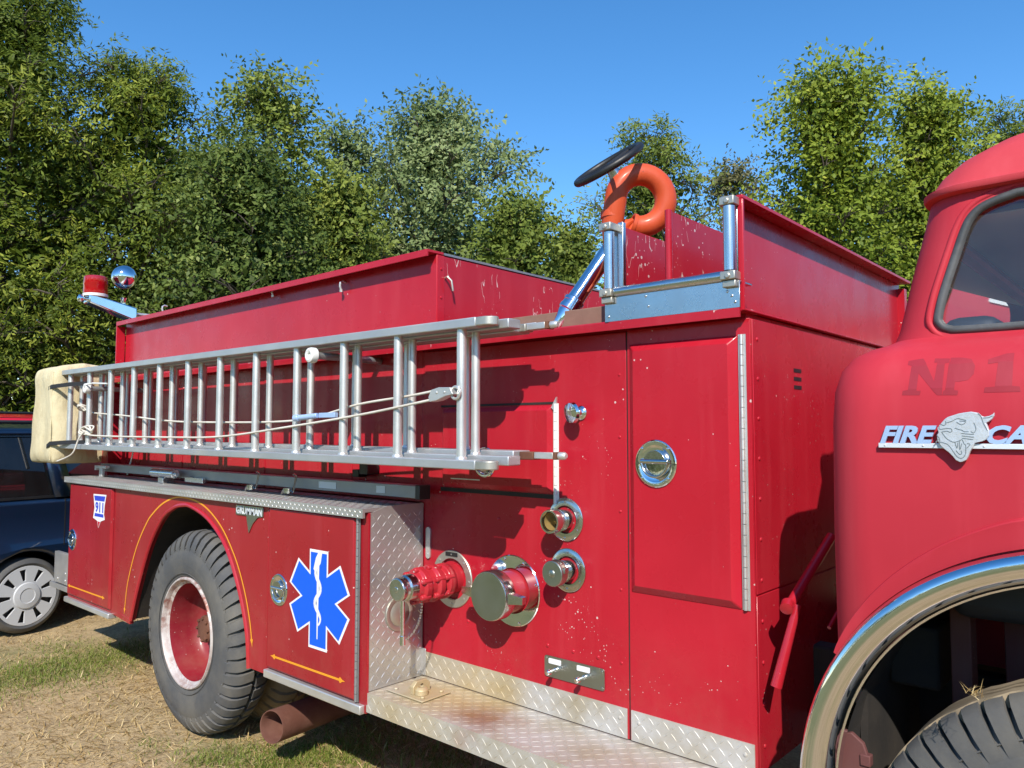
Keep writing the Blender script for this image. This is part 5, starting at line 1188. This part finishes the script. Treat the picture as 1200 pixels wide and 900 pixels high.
for px, py, sx_, sy_, N in ((20, 796, .40, .22, 2600), (70, 785, .42, .20, 2600), (110, 768, .35, .16, 1600), (150, 762, .25, .12, 900), (60, 757, .3, .08, 300), (300, 893, .26, .10, 1600), (390, 884, .26, .12, 1800), (345, 889, .2, .1, 1000), (235, 888, .14, .06, 420), (180, 872, .14, .05, 160), (440, 868, .3, .14, 1500), (520, 890, .2, .1, 900)):
    c_ = atz(px, py); pts.append(np.column_stack([c_.x+r.normal(0, sx_*.6, N), c_.y+r.normal(0, sy_*1.1, N)]))
pts.append(scatter(2600, -8.5, -2, .4, 4.4, 9)); xy = np.concatenate(pts)
v, f, t = blades(len(xy), xy, .015, .055, .0017, .75, 10)
go = obj('grass', np_mesh('grass', v, f, t), 'grass', None, smooth=False); tag(go, 'short green grass growing in patches beside the truck', 'grass', kind='stuff')

# ------------------------------------------------------------------ trees
def leaves_broad(centers, n_per, spread, size, seed, aspect=.62, out=None, droop=.25):
    r = np.random.default_rng(seed); N = len(centers)*n_per
    c = np.repeat(centers, n_per, 0) + r.normal(0, 1, (N, 3))*np.array(spread)
    nrm = r.normal(0, .62, (N, 3)) + np.array(SUN)*.75; nrm[:, 2] += .10
    if out is not None: nrm += np.repeat(out, n_per, 0)*.45
    nrm /= np.linalg.norm(nrm, axis=1)[:, None]
    a = np.cross(nrm, r.normal(0, 1, (N, 3))); a[:, 2] -= droop*np.abs(r.normal(0, .6, N)); a /= np.linalg.norm(a, axis=1)[:, None]+1e-9; b_ = np.cross(nrm, a)
    L = size*r.uniform(.6, 1.35, N)[:, None]
    v = np.stack([c-a*L*.5, c+b_*L*aspect*.5-a*L*.05, c+a*L*.5, c-b_*L*aspect*.5-a*L*.05], 1).reshape(-1, 3)
    f = np.arange(N*4).reshape(N, 4); clump = np.repeat(r.random(len(centers)), n_per); return v, f, np.clip(.55*clump+.45*r.random(N)+r.normal(0, .08, N), 0, 1)
def leaves_frond(centers, n_per, spread, size, seed, leaflets=5, out=None):
    """pinnate leaves: a drooping stalk with leaflet pairs"""
    r = np.random.default_rng(seed); N = len(centers)*n_per
    c = np.repeat(centers, n_per, 0) + r.normal(0, 1, (N, 3))*np.array(spread)*.75
    d = r.normal(0, .8, (N, 3)); d[:, 2] += .15
    if out is not None: d += np.repeat(out, n_per, 0)*1.1
    d /= np.linalg.norm(d, axis=1)[:, None]
    s = np.cross(d, np.array([0, 0, 1.])); s += r.normal(0, .25, (N, 3)); s /= np.linalg.norm(s, axis=1)[:, None]+1e-9
    nb_ = r.normal(0, .55, (N, 3)) + np.array(SUN)*.8; nb_[:, 2] += .2
    L = size*r.uniform(.7, 1.25, N); V = []; T = []; clump = np.repeat(r.random(len(centers)), n_per); t0 = np.clip(.6*clump+.4*r.random(N), 0, 1)
    for k in range(leaflets):
        q = (k+.6)/leaflets; stem = c + d*(L*q)[:, None]; stem[:, 2] -= L*.45*q*q
        for sg in (-1, 1):
            dir_ = s*sg*.9 + d*.45; dir_[:, 2] -= .28; dir_ /= np.linalg.norm(dir_, axis=1)[:, None]
            w = np.cross(dir_, nb_); w /= np.linalg.norm(w, axis=1)[:, None]+1e-9
            ll = (L*.34*(1.05-.5*abs(q-.45)))[:, None]; p1 = stem + dir_*ll
            V.append(np.stack([stem, stem+dir_*ll*.45+w*ll*.15, p1, stem+dir_*ll*.45-w*ll*.15], 1)); T.append(t0+r.normal(0, .05, N))
    v = np.concatenate(V).reshape(-1, 3); f = np.arange(len(v)).reshape(-1, 4); return v, f, np.clip(np.concatenate(T), 0, 1)
def boughs_leaves(B, n_spray, n_leaf, size, seed, aspect=.55, droop=.3, frond=False):
    """B: rows (x, y, z, radius, tint). Sprays of leaves cover the upper and outer shell of every bough."""
    r = np.random.default_rng(seed); nb = len(B); N = nb*n_spray
    c = np.repeat(B[:, :3], n_spray, 0); Rb = np.repeat(B[:, 3], n_spray); tb = np.repeat(B[:, 4], n_spray)
    d = r.normal(0, 1, (N, 3)); d[:, 2] = d[:, 2]*.8+.35; d /= np.linalg.norm(d, axis=1)[:, None]
    lump = 1 + .22*np.sin(d[:, 0]*7+tb*9)*np.sin(d[:, 1]*6+tb*5)*1.0 + r.normal(0, .07, N)
    p = c + d*(Rb*lump*(r.random(N)**.45))[:, None]*np.array([1, 1, .72])
    sd = d*.8 + r.normal(0, .55, (N, 3)); sd[:, 2] -= droop*.5; sd /= np.linalg.norm(sd, axis=1)[:, None]
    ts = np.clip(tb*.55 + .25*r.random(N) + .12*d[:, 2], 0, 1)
    V = []; T = []; Ls = size*(6.0 if not frond else 4.2)*r.uniform(.7, 1.2, N)
    for k in range(n_leaf):
        q = (k+.5)/n_leaf; sg = 1 if k % 2 else -1
        st = p + sd*(Ls*q)[:, None]; st[:, 2] -= droop*Ls*q*q*.7
        nb_ = r.normal(0, .38, (N, 3)) + np.array(SUN)*.42 + d*.70; nb_[:, 2] += .12; nb_ /= np.linalg.norm(nb_, axis=1)[:, None]
        side = np.cross(sd, nb_); side /= np.linalg.norm(side, axis=1)[:, None]+1e-9
        a = side*sg*(.85 if frond else .7) + sd*.5 + r.normal(0, .18 if frond else .35, (N, 3)); a[:, 2] -= droop*.5; a /= np.linalg.norm(a, axis=1)[:, None]
        w = np.cross(nb_, a); w /= np.linalg.norm(w, axis=1)[:, None]+1e-9
        L = (size*r.uniform(.7, 1.3, N)*(1.25 if frond else 1))[:, None]; W = L*(.30 if frond else aspect)
        V.append(np.stack([st, st+a*L*.42+w*W*.5, st+a*L, st+a*L*.42-w*W*.5], 1)); T.append(np.clip(ts+r.normal(0, .10, N), 0, 1))
    v = np.concatenate(V).reshape(-1, 3); return v, np.arange(len(v)).reshape(-1, 4), np.concatenate(T)
def tree(name, label, px, w, ytop, wpx, zlow, leafm, kind, seed, nb=46, ns=34, nl=9, size=.105, rb=.85, gap=.0, shape=None, group='trees behind the fire truck', cat='tree', lean=0, tb=(0, 1)):
    rr_ = np.random.default_rng(seed); base = C0 + RT*((px-600)/F*w) + FW*w; base = np.array((base.x, base.y, 0.))
    top = H + (505.5-ytop)/F*w; rad = wpx/F*w/2
    root = thing(name, label, cat, tuple(base), group)
    bm = BM(); ph = top*.90; shape = shape or wide
    def tp(t): return Vector((base[0]+lean*t+.14*math.sin(t*5+seed), base[1]+.14*math.cos(t*4+seed), ph*t))
    r0 = .05+top*.012
    tube(bm, [tp(t) for t in np.linspace(0, 1, 12)], [r0*(1-.9*t)+.012 for t in np.linspace(0, 1, 12)], 9)
    B = []
    for i in range(nb):
        tt = ((i+rr_.random())/nb)**.9; z = zlow+(top-zlow)*tt
        rbb = rb*rr_.uniform(.55, 1.15)*(1.05-.50*tt)
        z = min(z, top-rbb*.72); R = max(0, rad*shape(tt)-rbb*.75)*(1 if rr_.random() < .72 else rr_.uniform(.2, .8))*rr_.uniform(.74, 1.16); az = i*2.399+rr_.uniform(-.5, .5)
        e = Vector((base[0]+lean*tt+R*math.cos(az), base[1]+R*math.sin(az), z))
        p0 = tp(min(.96, max(.08, (z-R*.75)/ph))); mid = p0.lerp(e, .55) + Vector((rr_.normal(0, .12), rr_.normal(0, .12), .10*R))
        br = max(.012, r0*.45*(1-tt*.75)); tube(bm, [p0, p0.lerp(mid, .6), mid, mid.lerp(e, .6), e], [br, br*.8, br*.6, br*.4, .008], 6)
        for k in range(5):
            q = e + Vector(rr_.normal(0, 1, 3)).normalized()*rbb*.8; q.z = e.z+abs(q.z-e.z)*.7; tube(bm, [mid.lerp(e, .5+.1*k), e.lerp(q, .5), q], [br*.3+.004, br*.2+.003, .003], 4)
        if rr_.random() >= gap: B.append((e.x, e.y, e.z, rbb, tb[0]+(tb[1]-tb[0])*rr_.random()))
    for i in range(5):
        q = tp(.97) + Vector((rr_.normal(0, rad*.16), rr_.normal(0, rad*.16), (top-ph)*rr_.uniform(.2, .8))); B.append((q.x, q.y, min(q.z, top-.25), rb*.36, rr_.random())); tube(bm, [tp(.88), q], [.014, .004], 4)
    obj('trunk', bm, 'bark', root)
    B = np.array(B); v, f, t = boughs_leaves(B, ns, nl, size, seed+1, frond=(kind == 'frond'), droop=.5 if kind == 'frond' else .25)
    if gap < .1:                                             # inner leaves, tint darkened to paint in the crown's shade
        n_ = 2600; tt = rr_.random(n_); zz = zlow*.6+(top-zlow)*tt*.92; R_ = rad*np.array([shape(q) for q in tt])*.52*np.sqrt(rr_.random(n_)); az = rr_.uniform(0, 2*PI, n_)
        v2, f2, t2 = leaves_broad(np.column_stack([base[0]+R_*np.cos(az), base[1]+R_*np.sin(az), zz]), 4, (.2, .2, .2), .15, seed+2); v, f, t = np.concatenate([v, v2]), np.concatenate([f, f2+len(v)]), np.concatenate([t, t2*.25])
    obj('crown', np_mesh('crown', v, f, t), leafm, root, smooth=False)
    return root
column = lambda t: .55+.45*math.sin(PI*min(1, t)**.6) if t < .97 else .4
wide = lambda t: math.sin(PI*min(1, .12+.86*t))**.55
tree('ash_tree', 'tallest ash tree at the left edge, its top out of frame', 2, 13.5, -60, 270, 1.0, 'leaf_ash', 'frond', 21, 66, 56, 9, .088, .90)
tree('ash_tree', 'dense ash tree above the red beacon with drooping feathery leaves', 148, 14.5, 55, 300, .8, 'leaf_ash', 'frond', 22, 70, 56, 9, .088, .90)
tree('boxelder_tree', 'ragged tree with thin yellowish top rising over the middle of the ladder', 308, 15.5, 80, 200, .8, 'leaf_locust', 'broad', 23, 50, 36, 9, .11, .70, gap=.10)
tree('vine_covered_tree', 'dark vine-covered tree right behind the long red hose bed', 283, 13.2, 165, 250, .2, 'leaf_dark', 'broad', 24, 66, 54, 9, .086, .78)
tree('young_maple_tree', 'light green young tree between the dark vine tree and the grey-green maple', 398, 15.2, 205, 140, .3, 'leaf_locust', 'broad', 25, 34, 36, 9, .11, .70)
tree('boxelder_tree', 'thin open tree showing sky through its branches, left of the grey-green maple', 398, 18.5, 135, 160, 1.5, 'leaf_silver', 'broad', 26, 34, 26, 9, .12, .70, gap=.2)
tree('silver_maple_tree', 'tall rounded grey-green maple behind the front end of the ladder', 505, 19, 122, 285, .6, 'leaf_silver', 'broad', 27, 92, 44, 9, .125, 1.0)
tree('mulberry_tree', 'low rounded green tree peeking over the corner of the hose bed', 600, 15.5, 232, 150, .3, 'leaf_locust', 'broad', 28, 36, 38, 9, .11, .75, tb=(0, .55))
tree('small_locust_tree', 'small narrow tree just left of the chrome barrel', 668, 17, 262, 70, .3, 'leaf_locust', 'broad', 29, 26, 30, 9, .105, .48)
tree('locust_tree', 'spreading feathery locust tree behind the orange pipe', 768, 18.5, 142, 205, 1.8, 'leaf_locust', 'frond', 30, 48, 36, 9, .11, .85, gap=.06, tb=(0, .7))
tree('dry_elm_tree', 'thin half-dry tree between the orange pipe and the big maple', 868, 21, 186, 110, 1.2, 'leaf_pale', 'broad', 31, 30, 28, 9, .115, .65, gap=.12)
tree('sugar_maple_tree', 'big bright yellow-green maple right of the roller frame', 985, 16.5, 68, 200, .5, 'leaf_maple', 'broad', 32, 70, 40, 9, .115, .80, shape=column)
tree('sugar_maple_tree', 'second bright maple standing close behind the cab roof corner', 1098, 17.5, 90, 150, .6, 'leaf_maple', 'broad', 33, 54, 38, 9, .115, .80, shape=column)
tree('walnut_tree', 'darker tree showing above the cab roof at the right edge', 1190, 20, 118, 200, .8, 'leaf_locust', 'frond', 34, 50, 36, 9, .11, .95)
for i, (px, w, yt_, wp, lm, lab) in enumerate(((60, 20, 150, 260, 'leaf_dark', 'dark tree in the second row behind the left ash trees'), (215, 21, 170, 260, 'leaf_dark', 'dark second-row tree behind the gap over the beacon'), (345, 20, 245, 240, 'leaf_dark', 'dark second-row tree behind the vine-covered tree'), (455, 22, 268, 230, 'leaf_ash', 'second-row tree under the grey-green maple'), (575, 23, 285, 220, 'leaf_ash', 'second-row tree behind the hose bed corner'), (935, 22, 235, 190, 'leaf_ash', 'dark second-row tree behind the lid of the crosslay bed'), (1060, 22, 200, 200, 'leaf_dark', 'dark second-row tree between the two bright maples'))):
    tree('background_tree', lab, px, w, yt_, wp, .2, lm, 'broad', 60+i, 46, 34, 9, .13, 1.0, group='second row of trees', tb=(0, .6))
# undergrowth along the tree line
N = 1500; r = np.random.default_rng(77); pxs = r.uniform(-260, 1500, N); ws = r.uniform(14, 19, N)
cs = np.array([tuple(C0 + RT*((a-600)/F*c_) + FW*c_) for a, c_ in zip(pxs, ws)]); cs[:, 2] = np.abs(r.normal(0, 1.0, N))+.1
v, f, t = leaves_broad(cs, 34, (.38, .38, .30), .12, 78)
uo = obj('undergrowth', np_mesh('undergrowth', v, f, t), 'leaf_dark', None, smooth=False); tag(uo, 'tangled dark undergrowth along the foot of the tree line', 'undergrowth', kind='stuff')
# wood on the far side of the field, behind the viewer (it shows in the chrome and the paint)
N = 1300; r = np.random.default_rng(90); ang = r.uniform(-2.6, 1.78, N); dist = r.uniform(30, 36, N)
cs = np.column_stack([dist*np.cos(ang), dist*np.sin(ang), np.abs(r.uniform(.2, 8.5, N))*(.75+.25*np.sin(ang*7))])
v, f, t = leaves_broad(cs, 26, (1.0, 1.0, .9), .5, 91)
wo = obj('far_woods', np_mesh('far_woods', v, f, t), 'leaf_ash', None, smooth=False); tag(wo, 'far wood on the other side of the field', 'woods', kind='stuff')
